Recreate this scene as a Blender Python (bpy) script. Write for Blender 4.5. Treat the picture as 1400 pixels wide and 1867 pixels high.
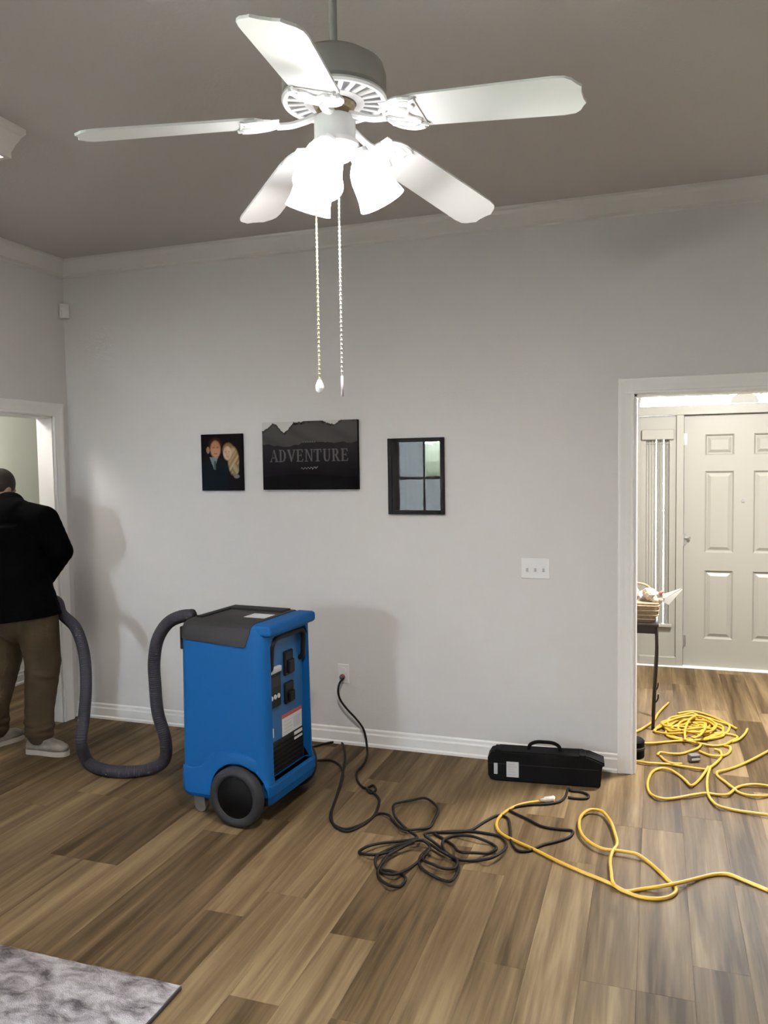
import bpy, bmesh, math, random
from mathutils import Vector, Matrix

for o in list(bpy.data.objects):
    bpy.data.objects.remove(o, do_unlink=True)
random.seed(7)
scene = bpy.context.scene
COL = scene.collection
PI = math.pi

# ------------------------------------------------------------------ camera
FPX = 1455.65
YAW, PITCH, ROLL = 0.328633, 0.0579718, -0.0151588
CAM = Vector((3.834, -4.530, 1.72))
cy_, sy_ = math.cos(YAW), math.sin(YAW)
cp_, sp_ = math.cos(PITCH), math.sin(PITCH)
cr_, sr_ = math.cos(ROLL), math.sin(ROLL)
fwd0 = Vector((-sy_, cy_, 0)); right0 = Vector((cy_, sy_, 0)); up0 = Vector((0, 0, 1))
fwd = fwd0 * cp_ - up0 * sp_
up1 = up0 * cp_ + fwd0 * sp_
right = right0 * cr_ + up1 * sr_
up = up1 * cr_ - right0 * sr_
cam_data = bpy.data.cameras.new('camera')
cam_data.sensor_fit = 'VERTICAL'
cam_data.sensor_height = 36.0
cam_data.sensor_width = 27.0
cam_data.lens = FPX / 1867.0 * 36.0
cam_data.clip_start = 0.05
cam = bpy.data.objects.new('camera', cam_data)
COL.objects.link(cam)
mrot = Matrix((right, up, -fwd)).transposed()
cam.matrix_world = Matrix.Translation(CAM) @ mrot.to_4x4()
scene.camera = cam

# ------------------------------------------------------------------ world, exposure
scene.view_settings.view_transform = 'Standard'
scene.view_settings.look = 'None'
scene.view_settings.exposure = 0.72
scene.view_settings.gamma = 1.0
scene.view_settings.use_curve_mapping = False
world = bpy.data.worlds.new('overcast_sky')
scene.world = world
world.use_nodes = True
bgn = world.node_tree.nodes['Background']
bgn.inputs['Color'].default_value = (0.76, 0.88, 1.0, 1)
bgn.inputs['Strength'].default_value = 110.0

FAN_W = 44.0        # watts of each fan bulb
BOX_W = 5.0        # kitchen box light
HALL_W = 23.0
ENTRY_W = 128.0

# ------------------------------------------------------------------ materials
def mat(name, col, rough=0.5, metal=0.0, bump=0.0, bscale=60.0, var=0.0, vscale=6.0, spec=0.5, emit=None, estr=0.0, coat=0.0):
    m = bpy.data.materials.new(name); m.use_nodes = True
    nt = m.node_tree; b = nt.nodes['Principled BSDF']
    b.inputs['Base Color'].default_value = (*col, 1)
    b.inputs['Roughness'].default_value = rough
    b.inputs['Metallic'].default_value = metal
    b.inputs['Specular IOR Level'].default_value = spec
    b.inputs['Coat Weight'].default_value = coat
    tc = nt.nodes.new('ShaderNodeTexCoord')
    if var > 0:
        n = nt.nodes.new('ShaderNodeTexNoise'); n.inputs['Scale'].default_value = vscale; n.inputs['Detail'].default_value = 5
        nt.links.new(tc.outputs['Object'], n.inputs['Vector'])
        r = nt.nodes.new('ShaderNodeValToRGB')
        r.color_ramp.elements[0].position = 0.3; r.color_ramp.elements[1].position = 0.7
        r.color_ramp.elements[0].color = (*[c * (1 - var) for c in col], 1)
        r.color_ramp.elements[1].color = (*[min(1, c * (1 + var)) for c in col], 1)
        nt.links.new(n.outputs['Fac'], r.inputs['Fac'])
        nt.links.new(r.outputs['Color'], b.inputs['Base Color'])
    if bump > 0:
        n2 = nt.nodes.new('ShaderNodeTexNoise'); n2.inputs['Scale'].default_value = bscale; n2.inputs['Detail'].default_value = 4
        nt.links.new(tc.outputs['Object'], n2.inputs['Vector'])
        bp = nt.nodes.new('ShaderNodeBump'); bp.inputs['Strength'].default_value = bump; bp.inputs['Distance'].default_value = 0.01
        nt.links.new(n2.outputs['Fac'], bp.inputs['Height'])
        nt.links.new(bp.outputs['Normal'], b.inputs['Normal'])
    if emit:
        b.inputs['Emission Color'].default_value = (*emit, 1)
        b.inputs['Emission Strength'].default_value = estr
    return m

def glass_mat(name, refl=0.08, tint=(1, 1, 1), rough=0.0):
    m = bpy.data.materials.new(name); m.use_nodes = True
    nt = m.node_tree; nt.nodes.clear()
    out = nt.nodes.new('ShaderNodeOutputMaterial')
    t = nt.nodes.new('ShaderNodeBsdfTransparent'); t.inputs['Color'].default_value = (*tint, 1)
    g = nt.nodes.new('ShaderNodeBsdfGlossy'); g.inputs['Roughness'].default_value = rough
    mx = nt.nodes.new('ShaderNodeMixShader')
    fr = nt.nodes.new('ShaderNodeFresnel'); fr.inputs['IOR'].default_value = 1.5
    ad = nt.nodes.new('ShaderNodeMath'); ad.operation = 'ADD'; ad.inputs[1].default_value = refl - 0.04; ad.use_clamp = True
    nt.links.new(fr.outputs[0], ad.inputs[0]); nt.links.new(ad.outputs[0], mx.inputs['Fac'])
    nt.links.new(t.outputs[0], mx.inputs[1]); nt.links.new(g.outputs[0], mx.inputs[2])
    nt.links.new(mx.outputs[0], out.inputs['Surface'])
    return m

def attr_mat(name, rough=0.6, spec=0.3):
    m = bpy.data.materials.new(name); m.use_nodes = True
    nt = m.node_tree; b = nt.nodes['Principled BSDF']
    a = nt.nodes.new('ShaderNodeAttribute'); a.attribute_name = 'print'
    nt.links.new(a.outputs['Color'], b.inputs['Base Color'])
    b.inputs['Roughness'].default_value = rough
    b.inputs['Specular IOR Level'].default_value = spec
    return m

def wood_mat():
    m = bpy.data.materials.new('vinyl_plank'); m.use_nodes = True
    nt = m.node_tree; N = nt.nodes; Lk = nt.links
    b = N['Principled BSDF']
    tc = N.new('ShaderNodeTexCoord'); oi = N.new('ShaderNodeObjectInfo')
    mul = N.new('ShaderNodeVectorMath'); mul.operation = 'SCALE'
    comb = N.new('ShaderNodeCombineXYZ')
    Lk.new(oi.outputs['Random'], comb.inputs['X']); Lk.new(oi.outputs['Random'], comb.inputs['Y']); Lk.new(oi.outputs['Random'], comb.inputs['Z'])
    Lk.new(comb.outputs[0], mul.inputs[0]); mul.inputs['Scale'].default_value = 37.0
    add = N.new('ShaderNodeVectorMath'); add.operation = 'ADD'
    Lk.new(tc.outputs['Object'], add.inputs[0]); Lk.new(mul.outputs[0], add.inputs[1])
    mp = N.new('ShaderNodeMapping'); mp.inputs['Scale'].default_value = (15, 0.75, 1)
    Lk.new(add.outputs[0], mp.inputs['Vector'])
    n1 = N.new('ShaderNodeTexNoise'); n1.inputs['Scale'].default_value = 1.0; n1.inputs['Detail'].default_value = 4; n1.inputs['Roughness'].default_value = 0.55; n1.inputs['Distortion'].default_value = 0.4
    Lk.new(mp.outputs[0], n1.inputs['Vector'])
    mp2 = N.new('ShaderNodeMapping'); mp2.inputs['Scale'].default_value = (90, 5, 1)
    Lk.new(add.outputs[0], mp2.inputs['Vector'])
    n2 = N.new('ShaderNodeTexNoise'); n2.inputs['Scale'].default_value = 1.0; n2.inputs['Detail'].default_value = 5
    Lk.new(mp2.outputs[0], n2.inputs['Vector'])
    ramp = N.new('ShaderNodeValToRGB'); cr = ramp.color_ramp
    cr.elements[0].position = 0.28; cr.elements[0].color = (0.048, 0.030, 0.0135, 1)
    cr.elements[1].position = 0.74; cr.elements[1].color = (0.222, 0.158, 0.086, 1)
    e = cr.elements.new(0.5); e.color = (0.120, 0.081, 0.042, 1)
    # value = 0.62*n1 + .14*n2 + .34*random
    a1 = N.new('ShaderNodeMath'); a1.operation = 'MULTIPLY_ADD'; a1.inputs[1].default_value = 0.95
    Lk.new(n1.outputs['Fac'], a1.inputs[0])
    a2 = N.new('ShaderNodeMath'); a2.operation = 'MULTIPLY_ADD'; a2.inputs[1].default_value = 0.20; a2.inputs[2].default_value = -0.22
    Lk.new(n2.outputs['Fac'], a2.inputs[0]); Lk.new(a2.outputs[0], a1.inputs[2])
    a3 = N.new('ShaderNodeMath'); a3.operation = 'MULTIPLY_ADD'; a3.inputs[1].default_value = 0.26
    Lk.new(oi.outputs['Random'], a3.inputs[0]); Lk.new(a1.outputs[0], a3.inputs[2])
    Lk.new(a3.outputs[0], ramp.inputs['Fac'])
    # knots
    vo = N.new('ShaderNodeTexVoronoi'); vo.feature = 'F1'; vo.inputs['Scale'].default_value = 1.0
    mp3 = N.new('ShaderNodeMapping'); mp3.inputs['Scale'].default_value = (5.0, 1.6, 1)
    Lk.new(add.outputs[0], mp3.inputs['Vector']); Lk.new(mp3.outputs[0], vo.inputs['Vector'])
    kr = N.new('ShaderNodeValToRGB'); kr.color_ramp.elements[0].position = 0.03; kr.color_ramp.elements[0].color = (0.28, 0.25, 0.22, 1)
    kr.color_ramp.elements[1].position = 0.13; kr.color_ramp.elements[1].color = (1, 1, 1, 1)
    Lk.new(vo.outputs['Distance'], kr.inputs['Fac'])
    mx = N.new('ShaderNodeMixRGB'); mx.blend_type = 'MULTIPLY'; mx.inputs['Fac'].default_value = 0.55
    Lk.new(ramp.outputs['Color'], mx.inputs[1]); Lk.new(kr.outputs['Color'], mx.inputs[2])
    Lk.new(mx.outputs[0], b.inputs['Base Color'])
    b.inputs['Roughness'].default_value = 0.52
    b.inputs['Specular IOR Level'].default_value = 0.10
    bp = N.new('ShaderNodeBump'); bp.inputs['Strength'].default_value = 0.12; bp.inputs['Distance'].default_value = 0.002
    Lk.new(n2.outputs['Fac'], bp.inputs['Height']); Lk.new(bp.outputs['Normal'], b.inputs['Normal'])
    return m

def rug_mat():
    m = bpy.data.materials.new('distressed_rug'); m.use_nodes = True
    nt = m.node_tree; N = nt.nodes; Lk = nt.links; b = N['Principled BSDF']
    tc = N.new('ShaderNodeTexCoord')
    mp = N.new('ShaderNodeMapping'); mp.inputs['Scale'].default_value = (9, 16, 1)
    Lk.new(tc.outputs['Object'], mp.inputs['Vector'])
    n = N.new('ShaderNodeTexNoise'); n.inputs['Scale'].default_value = 1.0; n.inputs['Detail'].default_value = 8; n.inputs['Roughness'].default_value = 0.65; n.inputs['Distortion'].default_value = 0.35
    Lk.new(mp.outputs[0], n.inputs['Vector'])
    r = N.new('ShaderNodeValToRGB'); cr = r.color_ramp
    cr.elements[0].position = 0.36; cr.elements[0].color = (0.070, 0.061, 0.066, 1)
    cr.elements[1].position = 0.62; cr.elements[1].color = (0.34, 0.32, 0.325, 1)
    e = cr.elements.new(0.48); e.color = (0.20, 0.18, 0.185, 1)
    Lk.new(n.outputs['Fac'], r.inputs['Fac']); Lk.new(r.outputs['Color'], b.inputs['Base Color'])
    b.inputs['Roughness'].default_value = 0.95; b.inputs['Specular IOR Level'].default_value = 0.1
    n2 = N.new('ShaderNodeTexNoise'); n2.inputs['Scale'].default_value = 260
    Lk.new(tc.outputs['Object'], n2.inputs['Vector'])
    bp = N.new('ShaderNodeBump'); bp.inputs['Strength'].default_value = 0.7; bp.inputs['Distance'].default_value = 0.006
    Lk.new(n2.outputs['Fac'], bp.inputs['Height']); Lk.new(bp.outputs['Normal'], b.inputs['Normal'])
    return m

M = {}
M['wall'] = mat('greige_wall_paint', (0.588, 0.568, 0.560), 0.75, bump=0.10, bscale=90, spec=0.25)
M['ceiling'] = mat('ceiling_paint', (0.49, 0.465, 0.45), 0.85, bump=0.12, bscale=70, spec=0.2)
M['hallwall'] = mat('pale_green_wall_paint', (0.78, 0.80, 0.73), 0.75, bump=0.08, bscale=90, spec=0.25)
M['entrywall'] = mat('cream_wall_paint', (0.62, 0.60, 0.54), 0.75, bump=0.08, bscale=90, spec=0.25)
M['trim'] = mat('white_trim_paint', (0.74, 0.725, 0.71), 0.38, spec=0.45)
M['crown'] = mat('crown_trim_paint', (0.60, 0.578, 0.56), 0.5, spec=0.4)
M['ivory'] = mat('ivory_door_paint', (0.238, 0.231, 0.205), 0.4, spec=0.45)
M['wood'] = wood_mat()
M['subfloor'] = mat('floor_seam', (0.05, 0.036, 0.024), 0.8)
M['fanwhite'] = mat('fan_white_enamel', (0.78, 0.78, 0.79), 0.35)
M['fanshadow'] = mat('shadowed_fan_enamel', (0.35, 0.33, 0.32), 0.5)  # enamel colour darkened for the shadow that housing, rod and canopy hang in
M['slotdark'] = mat('fan_slot_shadow_metal', (0.17, 0.165, 0.17), 0.6)
M['brass'] = mat('aged_motor_metal', (0.42, 0.33, 0.22), 0.35, metal=0.7, var=0.4, vscale=40)
M['glow'] = mat('lit_frosted_glass', (0.9, 0.9, 0.88), 0.4, emit=(1.0, 0.98, 0.965), estr=7.2)
M['bulb'] = mat('lit_bulb', (0.9, 0.9, 0.88), 0.4, emit=(1.0, 0.95, 0.88), estr=12.0)
M['chain'] = mat('pull_chain_brass', (0.36, 0.32, 0.19), 0.4, metal=0.35)
M['chain2'] = mat('pull_chain_nickel', (0.34, 0.32, 0.30), 0.4, metal=0.35)
M['porcelain'] = mat('white_porcelain', (0.9, 0.9, 0.88), 0.2)
M['blue'] = mat('blue_moulded_plastic', (0.0025, 0.072, 0.235), 0.55, spec=0.18, bump=0.04, bscale=300)
M['bluedark'] = mat('blue_panel_plastic', (0.012, 0.085, 0.22), 0.5)
M['charcoal'] = mat('charcoal_plastic', (0.022, 0.0195, 0.021), 0.6, spec=0.35, bump=0.06, bscale=200)
M['black'] = mat('black_plastic', (0.0025, 0.0025, 0.0035), 0.55, spec=0.3)
M['rubber'] = mat('grey_black_rubber', (0.022, 0.0215, 0.024), 0.75, spec=0.3)
M['hose'] = mat('grey_hose_rubber', (0.032, 0.030, 0.039), 0.6, spec=0.3)
M['steel'] = mat('brushed_steel', (0.45, 0.45, 0.46), 0.35, metal=0.9)
M['label'] = mat('white_label_paper', (0.52, 0.52, 0.53), 0.6)
M['labelgrey'] = mat('grey_label_ink', (0.42, 0.43, 0.46), 0.6)
M['labelred'] = mat('red_label_ink', (0.36, 0.06, 0.045), 0.6)
M['cordblack'] = mat('black_cord_jacket', (0.006, 0.0045, 0.004), 0.6, spec=0.25)
M['cordgrey'] = mat('grey_plug_rubber', (0.10, 0.09, 0.09), 0.5)
M['yellow'] = mat('yellow_cord_jacket', (0.45, 0.262, 0.024), 0.45)
M['connector'] = mat('clear_connector', (0.46, 0.40, 0.34), 0.25)
M['redglow'] = mat('lit_red_neon', (0.8, 0.2, 0.1), 0.4, emit=(1.0, 0.30, 0.18), estr=2.2)
M['caseblack'] = mat('black_case_plastic', (0.0012, 0.0012, 0.0014), 0.65, spec=0.15)
M['frameblack'] = mat('black_picture_frame', (0.004, 0.0035, 0.004), 0.55, spec=0.2)
M['print'] = attr_mat('canvas_print', 0.8, 0.06)
M['lettering'] = mat('grey_letter_ink', (0.085, 0.078, 0.081), 0.7, spec=0.2)
M['letterlight'] = mat('pale_letter_ink', (0.24, 0.23, 0.235), 0.7, spec=0.2)
M['glass'] = glass_mat('window_glass')
M['picglass'] = glass_mat('picture_glass', refl=0.045)
M['switch'] = mat('white_switch_plastic', (0.70, 0.69, 0.69), 0.3)
M['jacket'] = mat('black_fleece', (0.0009, 0.0009, 0.001), 0.95, bump=0.2, bscale=120, spec=0.04)
M['trousers'] = mat('brown_canvas_trousers', (0.046, 0.030, 0.0165), 0.9, bump=0.35, bscale=45, var=0.22, vscale=9, spec=0.15)
M['skin'] = mat('skin', (0.30, 0.16, 0.11), 0.55)
M['hair'] = mat('brown_hair', (0.013, 0.0065, 0.004), 0.7, bump=0.5, bscale=160)
M['shoe'] = mat('grey_shoe_fabric', (0.20, 0.175, 0.145), 0.8, var=0.3, vscale=14)
M['sole'] = mat('pale_shoe_sole', (0.36, 0.32, 0.27), 0.7)
M['rug'] = rug_mat()
M['rugedge'] = mat('rug_binding', (0.05, 0.042, 0.04), 0.9)
M['tablemetal'] = mat('dark_bronze_metal', (0.022, 0.014, 0.010), 0.4, metal=0.3)
M['basket'] = mat('tan_woven_basket', (0.26, 0.19, 0.115), 0.8, bump=0.5, bscale=120, var=0.2, vscale=30)
M['paper'] = mat('white_paper', (0.55, 0.55, 0.53), 0.7)
M['tissue'] = mat('cream_tissue', (0.36, 0.31, 0.25), 0.8, bump=0.4, bscale=60)
M['pinkpetal'] = mat('pink_petal', (0.50, 0.13, 0.11), 0.6)
M['curtain'] = mat('white_sheer_curtain', (0.28, 0.275, 0.25), 0.9)
M['lead'] = mat('lead_came', (0.40, 0.34, 0.36), 0.5, metal=0.2)
M['diffuser'] = mat('lit_acrylic_diffuser', (0.9, 0.9, 0.9), 0.5, emit=(1, 0.98, 0.95), estr=4.0)
M['grass'] = mat('lawn', (0.09, 0.10, 0.06), 0.95, var=0.3, vscale=3)
M['leaf'] = mat('hedge_leaves', (0.13, 0.14, 0.09), 0.9, var=0.4, vscale=5)

# ------------------------------------------------------------------ mesh helpers
def empty(name, loc, rz=0.0):
    o = bpy.data.objects.new(name, None); COL.objects.link(o)
    o.location = loc; o.rotation_euler = (0, 0, rz); o.empty_display_size = 0.1
    return o

def tag(o, label=None, cat=None, group=None, kind=None):
    if label: o['label'] = label
    if cat: o['category'] = cat
    if group: o['group'] = group
    if kind: o['kind'] = kind
    return o

def obj(name, bm, m, parent=None, smooth=False, loc=None):
    me = bpy.data.meshes.new(name)
    bmesh.ops.recalc_face_normals(bm, faces=bm.faces)
    if smooth is True:
        for f in bm.faces: f.smooth = True
    bm.to_mesh(me); bm.free()
    me.materials.append(m)
    o = bpy.data.objects.new(name, me); COL.objects.link(o)
    if parent: o.parent = parent
    if loc: o.location = loc
    return o

def smooth_angle(o, ang=0.6):
    for p in o.data.polygons: p.use_smooth = True
    m = o.modifiers.new('edges', 'EDGE_SPLIT'); m.split_angle = ang
    return o

def B():
    return bmesh.new()

def box(bm, x0, x1, y0, y1, z0, z1, mtx=None):
    vs = [bm.verts.new((x, y, z)) for x in (x0, x1) for y in (y0, y1) for z in (z0, z1)]
    for f in ((0, 1, 3, 2), (4, 6, 7, 5), (0, 4, 5, 1), (2, 3, 7, 6), (0, 2, 6, 4), (1, 5, 7, 3)):
        bm.faces.new([vs[i] for i in f])
    if mtx: bmesh.ops.transform(bm, matrix=mtx, verts=vs)
    return vs

def rbox(bm, x0, x1, y0, y1, z0, z1, r=0.004, seg=2, mtx=None):
    t = bmesh.new(); box(t, x0, x1, y0, y1, z0, z1)
    bmesh.ops.bevel(t, geom=list(t.edges), offset=r, segments=seg, profile=0.5, affect='EDGES')
    if mtx: bmesh.ops.transform(t, matrix=mtx, verts=t.verts)
    merge(bm, t)

def merge(bm, t):
    me = bpy.data.meshes.new('tmp'); t.to_mesh(me); t.free()
    bm.from_mesh(me); bpy.data.meshes.remove(me)

def tube(bm, pts, r, n=10, closed=False, radii=None, caps=True):
    P = [Vector(p) for p in pts]
    k = len(P); rings = []
    prev = None
    for i in range(k):
        if closed: t = P[(i + 1) % k] - P[i - 1]
        else: t = P[min(i + 1, k - 1)] - P[max(i - 1, 0)]
        if t.length < 1e-9: t = Vector((0, 0, 1))
        t.normalize()
        if prev is None:
            a = Vector((0, 0, 1)) if abs(t.z) < 0.9 else Vector((1, 0, 0))
            u = t.cross(a).normalized()
        else:
            u = prev - t * prev.dot(t)
            if u.length < 1e-6: u = t.orthogonal()
            u.normalize()
        prev = u; v = t.cross(u)
        rr = radii[i] if radii else r
        rings.append([bm.verts.new(P[i] + (u * math.cos(2 * PI * j / n) + v * math.sin(2 * PI * j / n)) * rr) for j in range(n)])
    m = k if closed else k - 1
    for i in range(m):
        a, b = rings[i], rings[(i + 1) % k]
        for j in range(n):
            bm.faces.new((a[j], a[(j + 1) % n], b[(j + 1) % n], b[j]))
    if caps and not closed:
        bm.faces.new(rings[0][::-1]); bm.faces.new(rings[-1])

def spline(pts, sub=6, closed=False):
    P = [Vector(p) for p in pts]; out = []
    k = len(P); m = k if closed else k - 1
    for i in range(m):
        if closed:
            p0, p1, p2, p3 = P[i - 1], P[i], P[(i + 1) % k], P[(i + 2) % k]
        else:
            p0, p1, p2, p3 = P[max(i - 1, 0)], P[i], P[i + 1], P[min(i + 2, k - 1)]
        d1 = max((p1 - p0).length, 1e-6) ** 0.5; d2 = max((p2 - p1).length, 1e-6) ** 0.5; d3 = max((p3 - p2).length, 1e-6) ** 0.5
        m1 = ((p1 - p0) / d1 - (p2 - p0) / (d1 + d2) + (p2 - p1) / d2) * d2 if (p1 - p0).length > 1e-6 else (p2 - p1)
        m2 = ((p2 - p1) / d2 - (p3 - p1) / (d2 + d3) + (p3 - p2) / d3) * d2 if (p3 - p2).length > 1e-6 else (p2 - p1)
        for s in range(sub):
            t = s / sub; t2 = t * t; t3 = t2 * t
            out.append(p1 * (2 * t3 - 3 * t2 + 1) + m1 * (t3 - 2 * t2 + t) + p2 * (-2 * t3 + 3 * t2) + m2 * (t3 - t2))
    if not closed: out.append(P[-1])
    return out

def lathe(bm, prof, n=32, mtx=None, arc=2 * PI):
    """prof: list of (r, z)."""
    rings = []; vs = []
    for r, z in prof:
        if r < 1e-6:
            v = bm.verts.new((0, 0, z)); rings.append([v]); vs.append(v)
        else:
            ring = [bm.verts.new((r * math.cos(2 * PI * j / n), r * math.sin(2 * PI * j / n), z)) for j in range(n)]
            rings.append(ring); vs += ring
    for a, b in zip(rings[:-1], rings[1:]):
        for j in range(n):
            j2 = (j + 1) % n
            if len(a) == 1 and len(b) == 1: continue
            if len(a) == 1: bm.faces.new((a[0], b[j], b[j2]))
            elif len(b) == 1: bm.faces.new((a[j], a[j2], b[0]))
            else: bm.faces.new((a[j], a[j2], b[j2], b[j]))
    if mtx: bmesh.ops.transform(bm, matrix=mtx, verts=vs)
    return vs

def prism(bm, poly, d0, d1, axis='y', mtx=None):
    """extrude a 2-D polygon: axis y -> poly is (x,z); axis x -> (y,z); axis z -> (x,y)."""
    def P(a, b, d):
        return {'y': (a, d, b), 'x': (d, a, b), 'z': (a, b, d)}[axis]
    va = [bm.verts.new(P(a, b, d0)) for a, b in poly]
    vb = [bm.verts.new(P(a, b, d1)) for a, b in poly]
    bm.faces.new(va[::-1]); bm.faces.new(vb)
    n = len(poly)
    for i in range(n):
        bm.faces.new((va[i], va[(i + 1) % n], vb[(i + 1) % n], vb[i]))
    if mtx: bmesh.ops.transform(bm, matrix=mtx, verts=va + vb)
    return va + vb

def cyl(bm, p0, p1, r, n=16, r2=None):
    tube(bm, [p0, p1], r, n, radii=[r, r if r2 is None else r2])

def sphere(bm, c, r, scale=(1, 1, 1), seg=16, ring=10, mtx=None):
    t = bmesh.new(); bmesh.ops.create_uvsphere(t, u_segments=seg, v_segments=ring, radius=1)
    m = Matrix.Translation(c) @ (mtx or Matrix()) @ Matrix.Diagonal((r * scale[0], r * scale[1], r * scale[2], 1))
    bmesh.ops.transform(t, matrix=m, verts=t.verts); merge(bm, t)

def baked(o):
    """apply all modifiers of o into its mesh."""
    dg = bpy.context.evaluated_depsgraph_get(); dg.update()
    ev = o.evaluated_get(dg)
    me = bpy.data.meshes.new_from_object(ev)
    o.modifiers.clear(); old = o.data; o.data = me
    bpy.data.meshes.remove(old)
    return o

def boolean(o, cutter_bm, op='DIFFERENCE'):
    c = obj('cutter', cutter_bm, M['black'])
    bpy.context.view_layer.update()
    c.matrix_world = o.matrix_world
    m = o.modifiers.new('b', 'BOOLEAN'); m.operation = op; m.object = c; m.solver = 'EXACT'
    bpy.context.view_layer.update()
    baked(o)
    cm = c.data; bpy.data.objects.remove(c, do_unlink=True); bpy.data.meshes.remove(cm)
    return o

def remeshed(name, bm, m, parent, voxel=0.012, smooth=6):
    o = obj(name, bm, m, parent)
    r = o.modifiers.new('r', 'REMESH'); r.mode = 'VOXEL'; r.voxel_size = voxel; r.use_smooth_shade = True
    s = o.modifiers.new('s', 'SMOOTH'); s.factor = 0.5; s.iterations = smooth
    bpy.context.view_layer.update()
    baked(o)
    for p in o.data.polygons: p.use_smooth = True
    return o

def struct(o, label=None):
    o['kind'] = 'structure'
    if label: o['label'] = label
    return o

def area_light(name, loc, sx, sy, power, col, rot, parent=None):
    l = bpy.data.lights.new(name, 'AREA'); l.shape = 'RECTANGLE'; l.size = sx; l.size_y = sy; l.energy = power; l.color = col
    o = bpy.data.objects.new(name, l); COL.objects.link(o); o.location = loc; o.rotation_euler = rot
    if parent: o.parent = parent
    return o

def point_light(name, loc, power, col, r=0.03, parent=None):
    l = bpy.data.lights.new(name, 'POINT'); l.energy = power; l.color = col; l.shadow_soft_size = r
    o = bpy.data.objects.new(name, l); COL.objects.link(o); o.location = loc
    if parent: o.parent = parent
    return o

def sheer_mat(name, col, t=0.5):
    m = bpy.data.materials.new(name); m.use_nodes = True
    nt = m.node_tree; nt.nodes.clear()
    out = nt.nodes.new('ShaderNodeOutputMaterial'); d = nt.nodes.new('ShaderNodeBsdfDiffuse'); tr = nt.nodes.new('ShaderNodeBsdfTranslucent'); mx = nt.nodes.new('ShaderNodeMixShader')
    d.inputs['Color'].default_value = (*col, 1); tr.inputs['Color'].default_value = (*col, 1); mx.inputs['Fac'].default_value = t
    nt.links.new(d.outputs[0], mx.inputs[1]); nt.links.new(tr.outputs[0], mx.inputs[2]); nt.links.new(mx.outputs[0], out.inputs['Surface'])
    return m
M['sheer'] = sheer_mat('grey_dimming_cloth', (0.62, 0.61, 0.62), 0.65)
M['concrete'] = mat('porch_concrete', (0.46, 0.45, 0.43), 0.9, var=0.1)

# ------------------------------------------------------------------ measured floor paths (metres)
CORD_PLUG = [(2.021,-0.03,0.419),(2.009,-0.07,0.396),(2.005,-0.085,0.351),(2.018,-0.08,0.296),(2.058,-0.07,0.238),(2.11,-0.06,0.182),(2.154,-0.06,0.126),(2.168,-0.05,0.063),(2.184,-0.076,0.0066),(2.226,-0.199,0.0066),(2.248,-0.321,0.0066),(2.255,-0.442,0.0066),(2.314,-0.569,0.0066),(2.379,-0.631,0.0066),(2.401,-0.584,0.0066),(2.438,-0.641,0.0066),(2.426,-0.684,0.0066),(2.384,-0.63,0.0066),(2.441,-0.679,0.0066),(2.491,-0.742,0.0066),(2.518,-0.832,0.0066),(2.531,-0.961,0.0066),(2.508,-1.063,0.0066),(2.468,-1.129,0.0066),(2.398,-1.103,0.0066),(2.327,-0.984,0.0066),(2.267,-0.77,0.0066),(2.189,-0.491,0.0066),(2.078,-0.176,0.0066),(1.974,-0.001,0.0066),(1.908,-0.05,0.0066),(1.856,-0.126,0.0066),(1.765,-0.199,0.0066)]
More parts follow.
